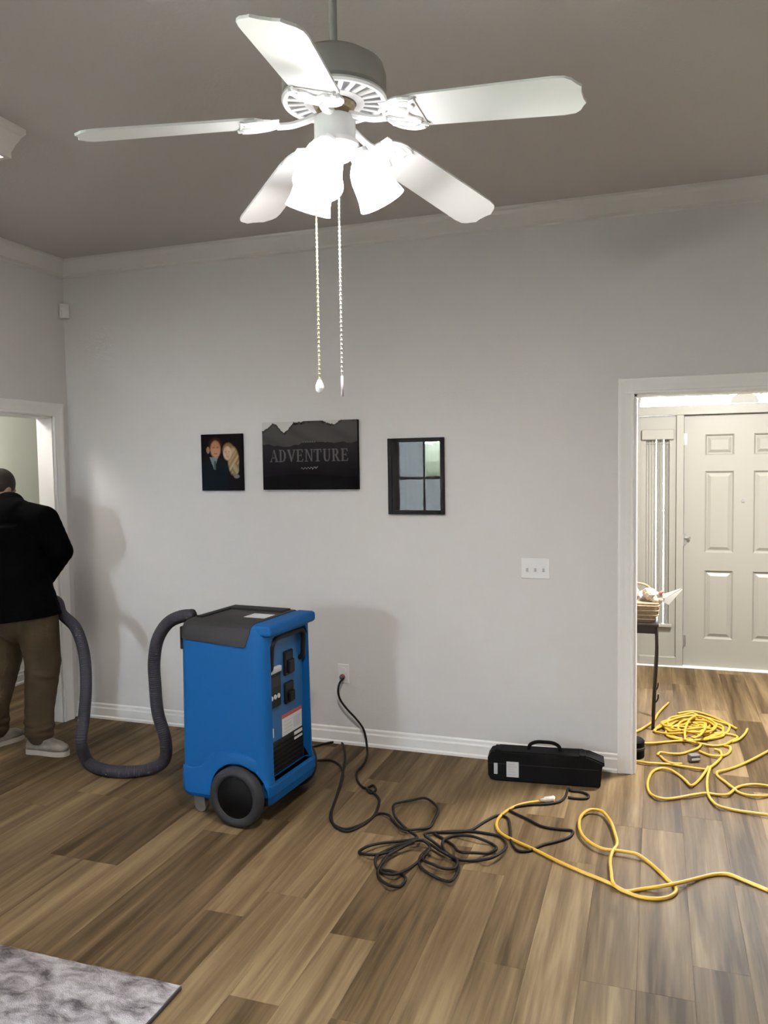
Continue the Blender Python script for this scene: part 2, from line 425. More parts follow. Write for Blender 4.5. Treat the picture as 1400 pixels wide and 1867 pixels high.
CORD_COIL = [(1.861,-0.404,0.0066),(1.952,-0.345,0.0066),(2.029,-0.307,0.0066),(2.11,-0.353,0.0066),(2.187,-0.477,0.0066),(2.235,-0.634,0.0066),(2.283,-0.829,0.0066),(2.328,-1.0,0.0066),(2.375,-1.076,0.0066),(2.448,-1.11,0.0066),(2.502,-1.05,0.0066),(2.525,-0.981,0.0066),(2.544,-0.907,0.0066),(2.62,-0.958,0.0286),(2.659,-0.985,0.0066),(2.732,-1.061,0.0198),(2.779,-1.027,0.013),(2.824,-0.983,0.0088),(2.826,-0.879,0.0066),(2.824,-0.813,0.0176),(2.784,-0.737,0.0176),(2.728,-0.712,0.0286),(2.67,-0.727,0.0176),(2.619,-0.772,0.0176),(2.602,-0.835,0.0286),(2.617,-0.887,0.0176),(2.686,-1.009,0.0286),(2.747,-1.05,0.0121),(2.811,-1.136,0.0248),(2.743,-1.159,0.012),(2.668,-1.214,0.0176),(2.621,-1.291,0.0286),(2.591,-1.3,0.0066),(2.67,-1.35,0.0286),(2.714,-1.295,0.0176),(2.764,-1.253,0.0296),(2.819,-1.208,0.0452),(2.768,-1.265,0.0286),(2.734,-1.353,0.0286),(2.721,-1.383,0.0066),(2.754,-1.46,0.0176),(2.811,-1.481,0.0286),(2.842,-1.416,0.0176),(2.864,-1.317,0.0066),(2.896,-1.268,0.0313),(2.885,-1.194,0.0285),(2.845,-1.174,0.0379),(2.781,-1.221,0.0369),(2.701,-1.257,0.0066),(2.698,-1.387,0.0286),(2.719,-1.415,0.0066),(2.788,-1.438,0.0176),(2.837,-1.435,0.0066),(2.866,-1.492,0.0176),(2.854,-1.523,0.0066),(2.823,-1.567,0.0286),(2.763,-1.511,0.0176),(2.732,-1.45,0.0176),(2.737,-1.375,0.0286),(2.754,-1.192,0.0106),(2.835,-1.155,0.0277),(2.946,-1.229,0.0286),(3.009,-1.237,0.0066),(3.04,-1.285,0.0066),(3.056,-1.384,0.0176),(3.049,-1.465,0.0286),(2.996,-1.422,0.0066),(2.943,-1.411,0.0176),(2.879,-1.331,0.0066),(2.866,-1.246,0.0076),(2.89,-1.219,0.0248),(2.885,-1.298,0.0176),(2.954,-1.356,0.0286),(2.995,-1.352,0.0176),(3.033,-1.34,0.0176),(3.031,-1.271,0.0176),(2.98,-1.223,0.0176),(2.889,-1.15,0.0282),(2.848,-1.134,0.0424),(2.857,-1.034,0.0127),(2.941,-0.995,0.0066),(3.017,-0.962,0.0066),(3.081,-0.959,0.0066),(3.157,-0.971,0.0066),(3.199,-1.028,0.0066),(3.208,-1.149,0.0286),(3.171,-1.224,0.0286),(3.102,-1.226,0.0066),(3.041,-1.259,0.0176),(2.982,-1.232,0.0176),(2.936,-1.159,0.0301),(2.95,-1.034,0.0066),(3.023,-1.03,0.0176),(3.09,-1.045,0.0176),(3.142,-1.055,0.0066),(3.172,-1.121,0.0176),(3.145,-1.14,0.0066),(3.097,-1.201,0.0286),(3.03,-1.212,0.0286),(2.975,-1.116,0.0066),(2.912,-1.066,0.0066),(2.865,-1.029,0.0066),(2.938,-0.986,0.0066),(3.015,-0.952,0.0066),(3.059,-0.852,0.0066),(3.116,-0.752,0.0066),(3.157,-0.767,0.0066),(3.189,-0.867,0.0066),(3.224,-1.02,0.0066),(3.266,-1.084,0.0066),(3.307,-1.072,0.0066),(3.358,-0.999,0.0066),(3.42,-0.941,0.0066),(3.47,-0.875,0.0066),(3.471,-0.817,0.0066),(3.415,-0.819,0.0066),(3.333,-0.813,0.0066),(3.26,-0.758,0.0066),(3.174,-0.698,0.0066),(3.15,-0.672,0.0066),(3.226,-0.597,0.0066),(3.327,-0.552,0.0066),(3.38,-0.506,0.0066),(3.4,-0.435,0.0066),(3.406,-0.329,0.0066),(3.421,-0.353,0.0066),(3.47,-0.353,0.0066),(3.51,-0.383,0.0066),(3.508,-0.425,0.0066),(3.462,-0.444,0.0066),(3.414,-0.442,0.0066)]
CORD_YELLOW = [(3.334,-0.518,0.0078),(3.292,-0.533,0.0078),(3.214,-0.583,0.0078),(3.162,-0.651,0.0078),(3.127,-0.75,0.0078),(3.12,-0.836,0.0078),(3.138,-0.908,0.0078),(3.175,-0.957,0.0078),(3.23,-0.995,0.0078),(3.334,-1.057,0.0078),(3.435,-1.126,0.0078),(3.529,-1.181,0.0078),(3.618,-1.226,0.0078),(3.678,-1.26,0.0078),(3.721,-1.294,0.0078),(3.777,-1.321,0.0078),(3.833,-1.32,0.0078),(3.88,-1.297,0.0078),(3.912,-1.254,0.0078),(3.917,-1.211,0.0078),(3.89,-1.16,0.0078),(3.849,-1.083,0.0078),(3.797,-1.004,0.0078),(3.762,-0.991,0.0198),(3.692,-0.983,0.0198),(3.62,-0.985,0.0198),(3.562,-0.94,0.0198),(3.519,-0.868,0.0198),(3.498,-0.761,0.0198),(3.502,-0.664,0.0198),(3.536,-0.592,0.0198),(3.586,-0.589,0.0198),(3.63,-0.673,0.0198),(3.661,-0.802,0.0198),(3.677,-0.926,0.0198),(3.663,-0.988,0.0198),(3.656,-1.073,0.0198),(3.666,-1.182,0.0198),(3.68,-1.274,0.0198),(3.704,-1.286,0.0078),(3.729,-1.295,0.0078),(3.784,-1.261,0.0078),(3.865,-1.234,0.0198),(3.946,-1.175,0.0198),(4.014,-1.095,0.0078),(4.073,-1.05,0.0078),(4.127,-1.034,0.0078),(4.184,-1.069,0.0078),(4.264,-1.121,0.0078),(4.345,-1.184,0.0078)]
YELLOW_PILE = [[(3.672,0.173,0.0078),(3.726,0.163,0.0113),(3.801,0.144,0.0148),(3.916,0.174,0.0078),(3.999,0.151,0.0113),(4.069,0.132,0.0148),(4.106,0.155,0.0078),(4.133,0.191,0.0113),(4.169,0.269,0.0148),(4.201,0.393,0.0078),(4.196,0.473,0.0113),(4.167,0.48,0.0148)],[(3.926,1.4,0.0078),(3.889,1.258,0.0113),(3.85,1.076,0.0148),(3.831,0.975,0.0078),(3.789,0.837,0.0113),(3.72,0.677,0.0148),(3.657,0.622,0.0078)],[(3.661,0.493,0.0078),(3.725,0.474,0.0113),(3.798,0.476,0.0148),(3.906,0.555,0.0078),(4.013,0.595,0.0113),(4.101,0.556,0.0148),(4.172,0.562,0.0078),(4.228,0.586,0.0113),(4.271,0.651,0.0148),(4.318,0.777,0.0078),(4.272,0.8,0.0113),(4.186,0.783,0.0148),(4.1,0.77,0.0078)],[(3.982,1.16,0.0078),(4.033,1.196,0.0113),(4.09,1.212,0.0148),(4.18,1.172,0.0078),(4.262,1.046,0.0113),(4.327,0.912,0.0148)],[(4.394,0.949,0.0078),(4.369,0.838,0.0113),(4.313,0.69,0.0148),(4.272,0.654,0.0078)],[(3.849,0.306,0.0078),(3.865,0.347,0.0113),(3.919,0.332,0.0148),(3.984,0.371,0.0078),(4.029,0.416,0.0113),(4.075,0.47,0.0148),(4.101,0.568,0.0078)],[(4.084,0.442,0.0078),(4.134,0.38,0.0113),(4.186,0.369,0.0148),(4.236,0.437,0.0078),(4.257,0.5,0.0113),(4.258,0.55,0.0148),(4.228,0.582,0.0078)],[(4.518,0.638,0.0078),(4.464,0.544,0.0113),(4.367,0.375,0.0148),(4.28,0.259,0.0078),(4.202,0.159,0.0113),(4.158,0.107,0.0148),(4.158,0.075,0.0078),(4.189,-0.009,0.0113),(4.224,-0.102,0.0148),(4.245,-0.13,0.0078),(4.288,-0.165,0.0113),(4.333,-0.17,0.0148),(4.383,-0.134,0.0078),(4.422,-0.112,0.0113)],[(4.433,-0.022,0.0078),(4.398,-0.008,0.0113),(4.326,-0.018,0.0148),(4.268,-0.038,0.0078),(4.235,-0.09,0.0113),(4.184,-0.198,0.0148),(4.138,-0.195,0.0078),(4.091,-0.198,0.0113),(4.023,-0.247,0.0148),(3.947,-0.29,0.0078),(3.88,-0.334,0.0113),(3.838,-0.327,0.0148),(3.809,-0.261,0.0078),(3.799,-0.181,0.0113),(3.805,-0.084,0.0148),(3.83,0.05,0.0078),(3.869,0.09,0.0113),(3.915,0.072,0.0148),(3.964,0.017,0.0078),(3.996,-0.067,0.0113),(4.014,-0.125,0.0148),(4.035,-0.081,0.0078),(4.062,-0.019,0.0113),(4.095,0.088,0.0148),(4.118,0.196,0.0078)],[(4.132,0.208,0.0078),(4.112,0.081,0.0113),(4.099,-0.045,0.0148),(4.095,-0.176,0.0078),(4.103,-0.27,0.0113),(4.136,-0.354,0.0148),(4.202,-0.364,0.0078),(4.288,-0.381,0.0113),(4.351,-0.393,0.0148),(4.404,-0.383,0.0078)],[(3.865,0.294,0.0078),(3.896,0.213,0.0113),(3.927,0.174,0.0148),(3.98,0.201,0.0078)],[(3.961,0.642,0.0078),(3.9,0.692,0.0078),(3.905,0.774,0.0078),(3.891,0.853,0.0078),(3.947,0.943,0.0078),(4.005,0.994,0.0078),(4.067,0.988,0.0078),(4.116,0.958,0.0078),(4.143,0.878,0.0078),(4.113,0.795,0.0078),(4.063,0.695,0.0078),(4.022,0.645,0.0078),(3.96,0.655,0.0078),(3.901,0.7,0.0078)],[(4.026,0.827,0.0094),(4.057,0.918,0.0094),(4.097,0.909,0.0099),(4.152,0.966,0.0104),(4.201,0.943,0.0106),(4.244,0.88,0.0102),(4.221,0.792,0.011),(4.173,0.708,0.0121),(4.132,0.649,0.0126),(4.081,0.628,0.0126),(4.042,0.629,0.0118),(4.011,0.732,0.0101),(4.022,0.816,0.0094),(4.059,0.928,0.0094)],[(4.229,0.775,0.0128),(4.166,0.714,0.0137),(4.072,0.615,0.014),(3.99,0.612,0.0115),(3.915,0.656,0.0097),(3.902,0.744,0.0098),(3.941,0.839,0.0117),(3.986,0.905,0.015),(4.083,0.954,0.0187),(4.18,0.97,0.0164),(4.242,0.946,0.0137),(4.242,0.847,0.0131),(4.237,0.758,0.0124),(4.151,0.66,0.0141)],[(4.142,0.983,0.0202),(4.134,0.891,0.0168),(4.099,0.782,0.0144),(4.05,0.793,0.013),(3.988,0.747,0.0119),(3.923,0.768,0.0121),(3.918,0.847,0.0144),(3.914,0.927,0.017),(3.93,1.003,0.0206),(4.013,1.067,0.0283),(4.077,1.12,0.03),(4.116,1.058,0.0251),(4.149,0.98,0.0198),(4.139,0.887,0.0166)],[(4.187,0.743,0.0116),(4.115,0.718,0.0166),(4.035,0.721,0.0254),(3.98,0.762,0.0272),(3.979,0.845,0.031),(4.005,0.912,0.0354),(4.079,0.987,0.0358),(4.161,1.052,0.0253),(4.233,1.018,0.0164),(4.285,0.992,0.0113),(4.282,0.906,0.01),(4.258,0.825,0.0097),(4.195,0.77,0.0115),(4.115,0.712,0.0165)],[(4.149,0.896,0.0151),(4.107,0.844,0.0216),(4.038,0.8,0.0329),(3.965,0.795,0.0326),(3.904,0.795,0.0288),(3.883,0.834,0.0267),(3.876,0.881,0.0245),(3.918,0.932,0.0256),(3.985,0.974,0.0256),(4.066,0.995,0.0218),(4.135,0.986,0.0147),(4.168,0.952,0.0128),(4.16,0.896,0.0147),(4.101,0.843,0.0219)],[(3.954,0.819,0.0259),(4.01,0.878,0.0225),(4.051,0.946,0.0186),(4.1,0.925,0.016),(4.133,0.888,0.0178),(4.166,0.84,0.021),(4.149,0.767,0.0283),(4.113,0.709,0.0387),(4.056,0.65,0.0516),(4.008,0.663,0.0507),(3.993,0.692,0.0446),(3.937,0.752,0.0311),(3.961,0.822,0.0265),(4.006,0.879,0.0223)],[(3.937,0.713,0.0276),(3.901,0.781,0.0183),(3.935,0.87,0.016),(3.976,0.968,0.0166),(4.048,0.992,0.0237),(4.112,0.981,0.0281),(4.154,0.965,0.0322),(4.193,0.878,0.0324),(4.171,0.791,0.039),(4.111,0.756,0.0507),(4.047,0.691,0.0575),(3.973,0.691,0.0403),(3.928,0.706,0.0267),(3.907,0.783,0.0187)],[(3.834,0.734,0.0118),(3.853,0.824,0.0137),(3.906,0.904,0.0213),(3.985,0.972,0.0375),(4.097,1.004,0.0507),(4.154,0.975,0.0477),(4.202,0.897,0.0392),(4.195,0.82,0.0382),(4.153,0.727,0.0401),(4.048,0.657,0.0459),(3.954,0.671,0.0267),(3.891,0.687,0.0162),(3.83,0.732,0.0117),(3.878,0.834,0.015)],[(4.009,0.547,0.03),(4.008,0.603,0.06),(4.027,0.75,0.07),(4.059,0.914,0.06),(4.108,1.068,0.03)],[(4.138,0.753,0.07),(4.118,0.642,0.07),(4.09,0.571,0.06),(4.055,0.537,0.05)]]
HOSE = [(-0.08,-0.405,0.9),(0.03,-0.405,0.903),(0.14,-0.41,0.9),(0.24,-0.44,0.885),(0.319,-0.5,0.83),(0.491,-0.58,0.761),(0.612,-0.66,0.634),(0.685,-0.74,0.463),(0.711,-0.8,0.288),(0.728,-0.85,0.171),(0.721,-0.793,0.034),(0.909,-0.877,0.034),(1.053,-0.859,0.034),(1.147,-0.789,0.034),(1.247,-0.8,0.102),(1.272,-0.82,0.22),(1.242,-0.84,0.378),(1.244,-0.86,0.537),(1.25,-0.87,0.677),(1.285,-0.88,0.802),(1.365,-0.9,0.896),(1.461,-0.92,0.94),(1.541,-0.93,0.952)]
# ------------------------------------------------------------------ room shell
ZC = 3.13
def wall_x(bm, y0, y1, x0, x1, z0, z1, holes):
    xs = sorted({x0, x1, *[h[0] for h in holes], *[h[1] for h in holes]}); zs = sorted({z0, z1, *[h[2] for h in holes], *[h[3] for h in holes]})
    for a, b in zip(xs[:-1], xs[1:]):
        for c, d in zip(zs[:-1], zs[1:]):
            if any(h[0] - 1e-6 <= a and b <= h[1] + 1e-6 and h[2] - 1e-6 <= c and d <= h[3] + 1e-6 for h in holes): continue
            box(bm, a, b, y0, y1, c, d)
def wall_y(bm, x0, x1, y0, y1, z0, z1, holes):
    ys = sorted({y0, y1, *[h[0] for h in holes], *[h[1] for h in holes]}); zs = sorted({z0, z1, *[h[2] for h in holes], *[h[3] for h in holes]})
    for a, b in zip(ys[:-1], ys[1:]):
        for c, d in zip(zs[:-1], zs[1:]):
            if any(h[0] - 1e-6 <= a and b <= h[1] + 1e-6 and h[2] - 1e-6 <= c and d <= h[3] + 1e-6 for h in holes): continue
            box(bm, x0, x1, a, b, c, d)
def clean(bm):
    bmesh.ops.remove_doubles(bm, verts=bm.verts, dist=1e-5)
    return bm

OPX0, OPX1, OPZ = 3.724, 5.62, 2.083
bm = B(); wall_x(bm, 0, 0.13, -0.12, 6.62, 0, ZC, [(OPX0, OPX1, 0, OPZ)]); struct(obj('wall_back', bm, M['wall']))
bm = B(); wall_y(bm, -0.12, 0, -7.0, 0, 0, ZC, [(-1.0, -0.15, 0, OPZ), (-6.2, -3.8, 0.10, 2.15)]); struct(obj('wall_left', bm, M['wall']))
bm = B(); wall_y(bm, 6.5, 6.62, -7.0, 0, 0, ZC, []); struct(obj('wall_right', bm, M['wall']))
bm = B(); wall_x(bm, -7.12, -7.0, -0.12, 6.62, 0, ZC, [(0.10, 0.98, 0.75, 2.30)]); struct(obj('wall_rear', bm, M['wall']))
bm = B(); box(bm, -0.12, 6.62, -7.12, 0.13, ZC, ZC + 0.12); struct(obj('ceiling', bm, M['ceiling']))
# hallway behind the left doorway
bm = B(); box(bm, -1.16, -1.04, -3.0, 3.12, 0, 2.6); struct(obj('wall_hall_far', bm, M['hallwall']))
bm = B(); box(bm, -0.12, 0.0, 0.13, 3.12, 0, 2.6); struct(obj('wall_hall_inner', bm, M['hallwall']))
bm = B(); box(bm, -1.04, -0.12, 3.0, 3.12, 0, 2.6); struct(obj('wall_hall_end', bm, M['hallwall']))
bm = B(); box(bm, -1.16, -0.12, -3.12, -3.0, 0, 2.6); struct(obj('wall_hall_near', bm, M['hallwall']))
bm = B(); box(bm, -1.16, -0.12, -3.12, 3.12, 2.6, 2.72); struct(obj('ceiling_hall', bm, M['ceiling']))
# entry hall
YF = 2.50
DX0, DX1, DZ = 4.05, 4.965, 2.096
UX0, UX1, UZ = 3.66, 5.355, 2.66
bm = B(); wall_x(bm, YF, YF + 0.15, 2.78, 6.32, 0, 2.8, [(UX0, UX1, 0, UZ)]); struct(obj('wall_front', bm, M['entrywall']))
bm = B(); box(bm, 2.78, 2.90, 0.13, YF, 0, 2.8); struct(obj('wall_entry_left', bm, M['entrywall']))
bm = B(); box(bm, 6.20, 6.32, 0.13, YF, 0, 2.8); struct(obj('wall_entry_right', bm, M['entrywall']))
bm = B(); box(bm, 2.78, 6.32, 0.13, YF + 0.15, 2.8, 2.92); struct(obj('ceiling_entry', bm, M['ceiling']))

# ------------------------------------------------------------------ floor planks
bm = B(); box(bm, -1.16, 6.62, -7.12, 3.12, -0.12, -0.006)
floor = struct(obj('floor', bm, M['subfloor']))
PW, PL, GAP = 0.18, 1.22, 0.0003
def plank_bm(L, W=PW, cx=0, cyy=0, bm=None):
    bm = bm or B()
    hx, hy = W / 2 - GAP / 2, L / 2 - GAP / 2
    rings = []
    for ix, z in ((0, -0.006), (0, -0.0005), (0.0006, 0)):
        rings.append([bm.verts.new((cx + sx * (hx - ix), cyy + sy * (hy - ix), z)) for sx, sy in ((-1, -1), (1, -1), (1, 1), (-1, 1))])
    for a, b in zip(rings[:-1], rings[1:]):
        for j in range(4): bm.faces.new((a[j], a[(j + 1) % 4], b[(j + 1) % 4], b[j]))
    bm.faces.new(rings[0][::-1]); bm.faces.new(rings[-1])
    return bm
def in_view(x, y):
    d = Vector((x, y, 0)) - CAM
    z = d.dot(fwd)
    if z < 0.3: return False
    u = 700 + FPX * d.dot(right) / z; v = 933.5 - FPX * d.dot(up) / z
    return -20 < u < 1420 and v < 1890
plank_meshes = {}
rest = B(); nplank = 0
k0 = int(math.floor(-1.1 / PW))
for k in range(k0, int(6.5 / PW) + 1):
    cx = (k + 0.5) * PW
    ya, yb = (-7.0, 2.5) if cx > 0 else (-3.0, 3.0)
    y = ya - random.choice([0.2, 0.4, 0.61, 0.81, 1.0])
    while y < yb:
        a, b_ = max(y, ya), min(y + PL, yb)
        y += PL
        if b_ - a < 0.05: continue
        L = round(b_ - a, 3); c = (a + b_) / 2
        vis = False
        for i in range(9):
            for sx in (-0.09, 0, 0.09):
                yy = a + (b_ - a) * i / 8; xx = cx + sx
                if not in_view(xx, yy): continue
                if yy > 0.15 and not (3.55 < xx + (yy) * 0.0): continue
                if xx < -0.1 and not (-1.3 < yy < 1.7): continue
                vis = True
        if vis:
            if L not in plank_meshes:
                o = obj('plank', plank_bm(L), M['wood'], floor); plank_meshes[L] = o.data
            else:
                o = bpy.data.objects.new('plank', plank_meshes[L]); COL.objects.link(o); o.parent = floor
            o.location = (cx, c, 0); nplank += 1
        else:
            plank_bm(L, PW, cx, c, rest)
o = obj('plank_field', rest, M['wood'], floor); o['kind'] = 'stuff'
print('visible planks', nplank)

# ------------------------------------------------------------------ mouldings
def crown_profile():   # (distance from wall, z below ceiling)
    return [(0, 0), (0.085, 0), (0.085, -0.014), (0.074, -0.020), (0.066, -0.036), (0.046, -0.056), (0.026, -0.074), (0.016, -0.082), (0.016, -0.098), (0, -0.105)]
def base_profile(h=0.105):
    return [(0, 0), (0.022, 0), (0.021, 0.014), (0.014, 0.022), (0.014, h - 0.034), (0.009, h - 0.024), (0.009, h - 0.008), (0.004, h), (0, h)]
bm = B(); prism(bm, [(-d, ZC + z) for d, z in crown_profile()], 0, 6.5, 'x'); struct(obj('trim_crown_back', bm, M['crown']))
bm = B(); prism(bm, [(d, ZC + z) for d, z in crown_profile()], -7.0, 0, 'y'); struct(obj('trim_crown_left', bm, M['crown']))
bm = B(); prism(bm, [(6.5 - d, ZC + z) for d, z in crown_profile()], -7.0, 0, 'y'); struct(obj('trim_crown_right', bm, M['crown']))
bm = B(); prism(bm, [(-7 + d, ZC + z) for d, z in crown_profile()], 0, 6.5, 'x'); struct(obj('trim_crown_rear', bm, M['crown']))
bm = B(); prism(bm, [(-d, z) for d, z in base_profile()], 0, OPX0 - 0.086, 'x'); struct(obj('baseboard_back', bm, M['trim']))
bm = B(); prism(bm, [(-d, z) for d, z in base_profile()], OPX1 + 0.086, 6.5, 'x'); struct(obj('baseboard_back_right', bm, M['trim']))
bm = B(); prism(bm, [(d, z) for d, z in base_profile()], -3.70, -1.088, 'y'); struct(obj('baseboard_left', bm, M['trim']))
bm = B(); prism(bm, [(6.5 - d, z) for d, z in base_profile()], -7.0, 0, 'y'); struct(obj('baseboard_right', bm, M['trim']))
bm = B(); prism(bm, [(-7 + d, z) for d, z in base_profile()], 0, 6.5, 'x'); struct(obj('baseboard_rear', bm, M['trim']))
bm = B(); prism(bm, [(-1.04 + d, z) for d, z in base_profile()], -3.0, 3.0, 'y'); struct(obj('baseboard_hall', bm, M['trim']))
bm = B(); prism(bm, [(YF - d, z) for d, z in base_profile()], 2.9, UX0 - 0.07, 'x'); struct(obj('baseboard_front', bm, M['trim']))

def casing_prof(w, t):
    # (across, out)
    return [(0, 0), (0, t * 0.55), (0.006, t * 0.75), (0.012, t * 0.75), (0.018, t * 0.6), (w * 0.55, t * 0.75), (w - 0.014, t), (w - 0.003, t), (w, t * 0.8), (w, 0)]
def casing_on_x(name, x0, x1, ztop, yface, sgn):
    """casing round an opening in a wall that runs along x; sgn -1: faces -y."""
    root = empty(name, ((x0 + x1) / 2, yface, 0)); root['kind'] = 'structure'
    W, T = 0.086, 0.020
    for side in (-1, 1):
        xe = x0 if side < 0 else x1
        bm = B(); prism(bm, [(xe + side * a - (x0 + x1) / 2, sgn * o_) for a, o_ in casing_prof(W, T)], 0, ztop + W, 'z'); obj('side_casing', bm, M['trim'], root)
    bm = B(); prism(bm, [(sgn * (o_ + 0.001), ztop + a) for a, o_ in casing_prof(W, T)], x0 - W * 0.985 - (x0 + x1) / 2, x1 + W * 0.985 - (x0 + x1) / 2, 'x'); obj('head_casing', bm, M['trim'], root)
    return root
def casing_on_y(name, y0, y1, ztop, xface, sgn):
    root = empty(name, (xface, (y0 + y1) / 2, 0)); root['kind'] = 'structure'
    W, T = 0.088, 0.020; c = (y0 + y1) / 2
    for side in (-1, 1):
        ye = y0 if side < 0 else y1
        bm = B(); prism(bm, [(sgn * o_, ye + side * a - c) for a, o_ in casing_prof(W, T)], 0, ztop + W, 'z'); obj('side_casing', bm, M['trim'], root)
    bm = B(); prism(bm, [(sgn * (o_ + 0.001), ztop + a) for a, o_ in casing_prof(W, T)], y0 - W * 0.985 - c, y1 + W * 0.985 - c, 'y'); obj('head_casing', bm, M['trim'], root)
    return root
casing_on_x('trim_entry_opening', OPX0, OPX1, OPZ, 0.0, -1)
casing_on_x('trim_entry_opening_far_side', OPX0, OPX1, OPZ, 0.13, 1)
casing_on_y('trim_hall_doorway', -1.0, -0.15, OPZ, 0.0, 1)
# jamb linings
bm = B(); box(bm, OPX0 - 0.002, OPX0 + 0.012, -0.002, 0.132, 0, OPZ); box(bm, OPX1 - 0.012, OPX1 + 0.002, -0.002, 0.132, 0, OPZ); box(bm, OPX0, OPX1, -0.002, 0.132, OPZ - 0.012, OPZ + 0.002)
struct(obj('trim_entry_jamb', bm, M['trim']))
bm = B(); box(bm, -0.122, 0.002, -0.162, -0.148, 0, OPZ); box(bm, -0.122, 0.002, -1.002, -0.988, 0, OPZ); box(bm, -0.122, 0.002, -1.0, -0.15, OPZ - 0.012, OPZ + 0.002)
struct(obj('trim_hall_jamb', bm, M['trim']))

# ------------------------------------------------------------------ windows behind the camera
def sash_window(name, loc, w, h, rz, cols=2, rows=2):
    """local: x along wall, y outwards, z up from sill."""
    root = empty(name, loc, rz); root['kind'] = 'structure'
    f = B()
    for a, b_, c, d in ((-w / 2, -w / 2 + 0.05, 0, h), (w / 2 - 0.05, w / 2, 0, h), (-w / 2 + 0.05, w / 2 - 0.05, 0, 0.05), (-w / 2 + 0.05, w / 2 - 0.05, h - 0.05, h)):
        box(f, a, b_, 0.03, 0.09, c, d)
    obj('window_frame', f, M['trim'], root)
    for i in range(1, cols):
        x = -w / 2 + w * i / cols; b1 = B(); box(b1, x - 0.016, x + 0.016, 0.045, 0.075, 0.05, h - 0.05); obj('mullion', b1, M['trim'], root)
    for j in range(1, rows):
        z = h * j / rows; b1 = B(); box(b1, -w / 2 + 0.05, w / 2 - 0.05, 0.04, 0.08, z - 0.022, z + 0.022); obj('meeting_rail', b1, M['trim'], root)
    for i in range(cols):
        for j in range(rows):
            b1 = B(); x0 = -w / 2 + w * i / cols; z0 = h * j / rows
            box(b1, x0 + 0.01, x0 + w / cols - 0.01, 0.058, 0.062, z0 + 0.02, z0 + h / rows - 0.02); obj('pane', b1, M['glass'], root)
    c = B(); W = 0.08
    for a, b_, z0, z1 in ((-w / 2 - W, -w / 2, -0.02, h + W), (w / 2, w / 2 + W, -0.02, h + W), (-w / 2, w / 2, h, h + W)): box(c, a, b_, -0.018, 0, z0, z1)
    box(c, -w / 2 - W - 0.02, w / 2 + W + 0.02, -0.05, 0, -0.05, -0.02)
    obj('window_casing', c, M['trim'], root)
    return root
sash_window('window_1', (0.0, -5.0, 0.10), 2.4, 2.05, PI / 2, 3, 1)
w2 = sash_window('window_2', (0.54, -7.0, 0.75), 0.88, 1.55, PI, 2, 2)
def dimming_sheet(x0, x1, z0, z1, par):  # unseen sheets added outside the panes to grey the window's mirror image
    bm = B(); n = 40; ra = []; rb = []
    for i in range(n + 1):
        x = x0 + (x1 - x0) * i / n; y = 0.102 + 0.004 * math.sin(i * 0.9); ra.append((x, y)); rb.append((x, y + 0.002))
    prism(bm, ra + rb[::-1], z0, z1, 'z'); return obj('added_dimming_sheet', bm, M['sheer'], par)
dimming_sheet(0.004, 0.436, 0.01, 1.54, w2)
dimming_sheet(-0.436, -0.004, 0.01, 0.78, w2)

# ------------------------------------------------------------------ front door unit with side lights and fanlight
door = empty('door_1', ((DX0 + DX1) / 2, YF, 0)); struct(door, 'ivory six panel front door seen through the cased opening')
cxd = (DX0 + DX1) / 2
hw = (DX1 - DX0) / 2
pcols = [(-hw + 0.165, -hw + 0.385), (hw - 0.385, hw - 0.165)]
prows = [(0.245, 0.815), (0.965, 1.635), (1.765, 1.935)]
bm = B()
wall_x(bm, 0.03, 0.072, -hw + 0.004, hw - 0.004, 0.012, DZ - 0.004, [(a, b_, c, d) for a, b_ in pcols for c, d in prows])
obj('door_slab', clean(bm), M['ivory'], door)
for a, b_ in pcols:
    for c, d in prows:
        bm = B(); rings = []
        for ins, y in ((0, 0.030), (0.014, 0.046), (0.022, 0.046), (0.045, 0.034), (0.05, 0.034)):
            rings.append([bm.verts.new((x, y, z)) for x, z in ((a + ins, c + ins), (b_ - ins, c + ins), (b_ - ins, d - ins), (a + ins, d - ins))])
        for r0, r1 in zip(rings[:-1], rings[1:]):
            for j in range(4): bm.faces.new((r0[j], r0[(j + 1) % 4], r1[(j + 1) % 4], r1[j]))
        bm.faces.new(rings[-1])
        box(bm, a, b_, 0.048, 0.068, c, d)
        obj('raised_panel', bm, M['ivory'], door)
for z in (0.22, 1.07, 1.90):
    bm = B(); cyl(bm, (-hw + 0.002, 0.022, z - 0.05), (-hw + 0.002, 0.022, z + 0.05), 0.0075, 10); box(bm, -hw - 0.0, -hw + 0.026, 0.026, 0.0305, z - 0.045, z + 0.045)
    obj('hinge', bm, M['steel'], door)
bm = B(); cyl(bm, (-hw + 0.01, 0.02, 1.08), (-hw + 0.045, 0.0, 1.085), 0.006, 8); cyl(bm, (-hw + 0.045, 0.0, 1.085), (-hw + 0.05, -0.004, 1.085), 0.011, 8); obj('hinge_stop', bm, M['steel'], door)
bm = B(); lathe(bm, [(0, -0.004), (0.009, -0.004), (0.013, 0), (0.013, 0.01), (0, 0.01)], 16, Matrix.Translation((-0.003, 0.030, 1.393)) @ Matrix.Rotation(PI / 2, 4, 'X')); obj('peephole', bm, M['steel'], door)
bm = B(); lathe(bm, [(0.032, 0), (0.032, 0.008), (0.014, 0.012), (0.012, 0.035), (0.026, 0.045), (0.03, 0.06), (0.02, 0.075), (0, 0.078)], 20, Matrix.Translation((hw - 0.07, 0.030, 0.95)) @ Matrix.Rotation(PI / 2, 4, 'X')); obj('door_knob', bm, M['steel'], door, smooth=True)

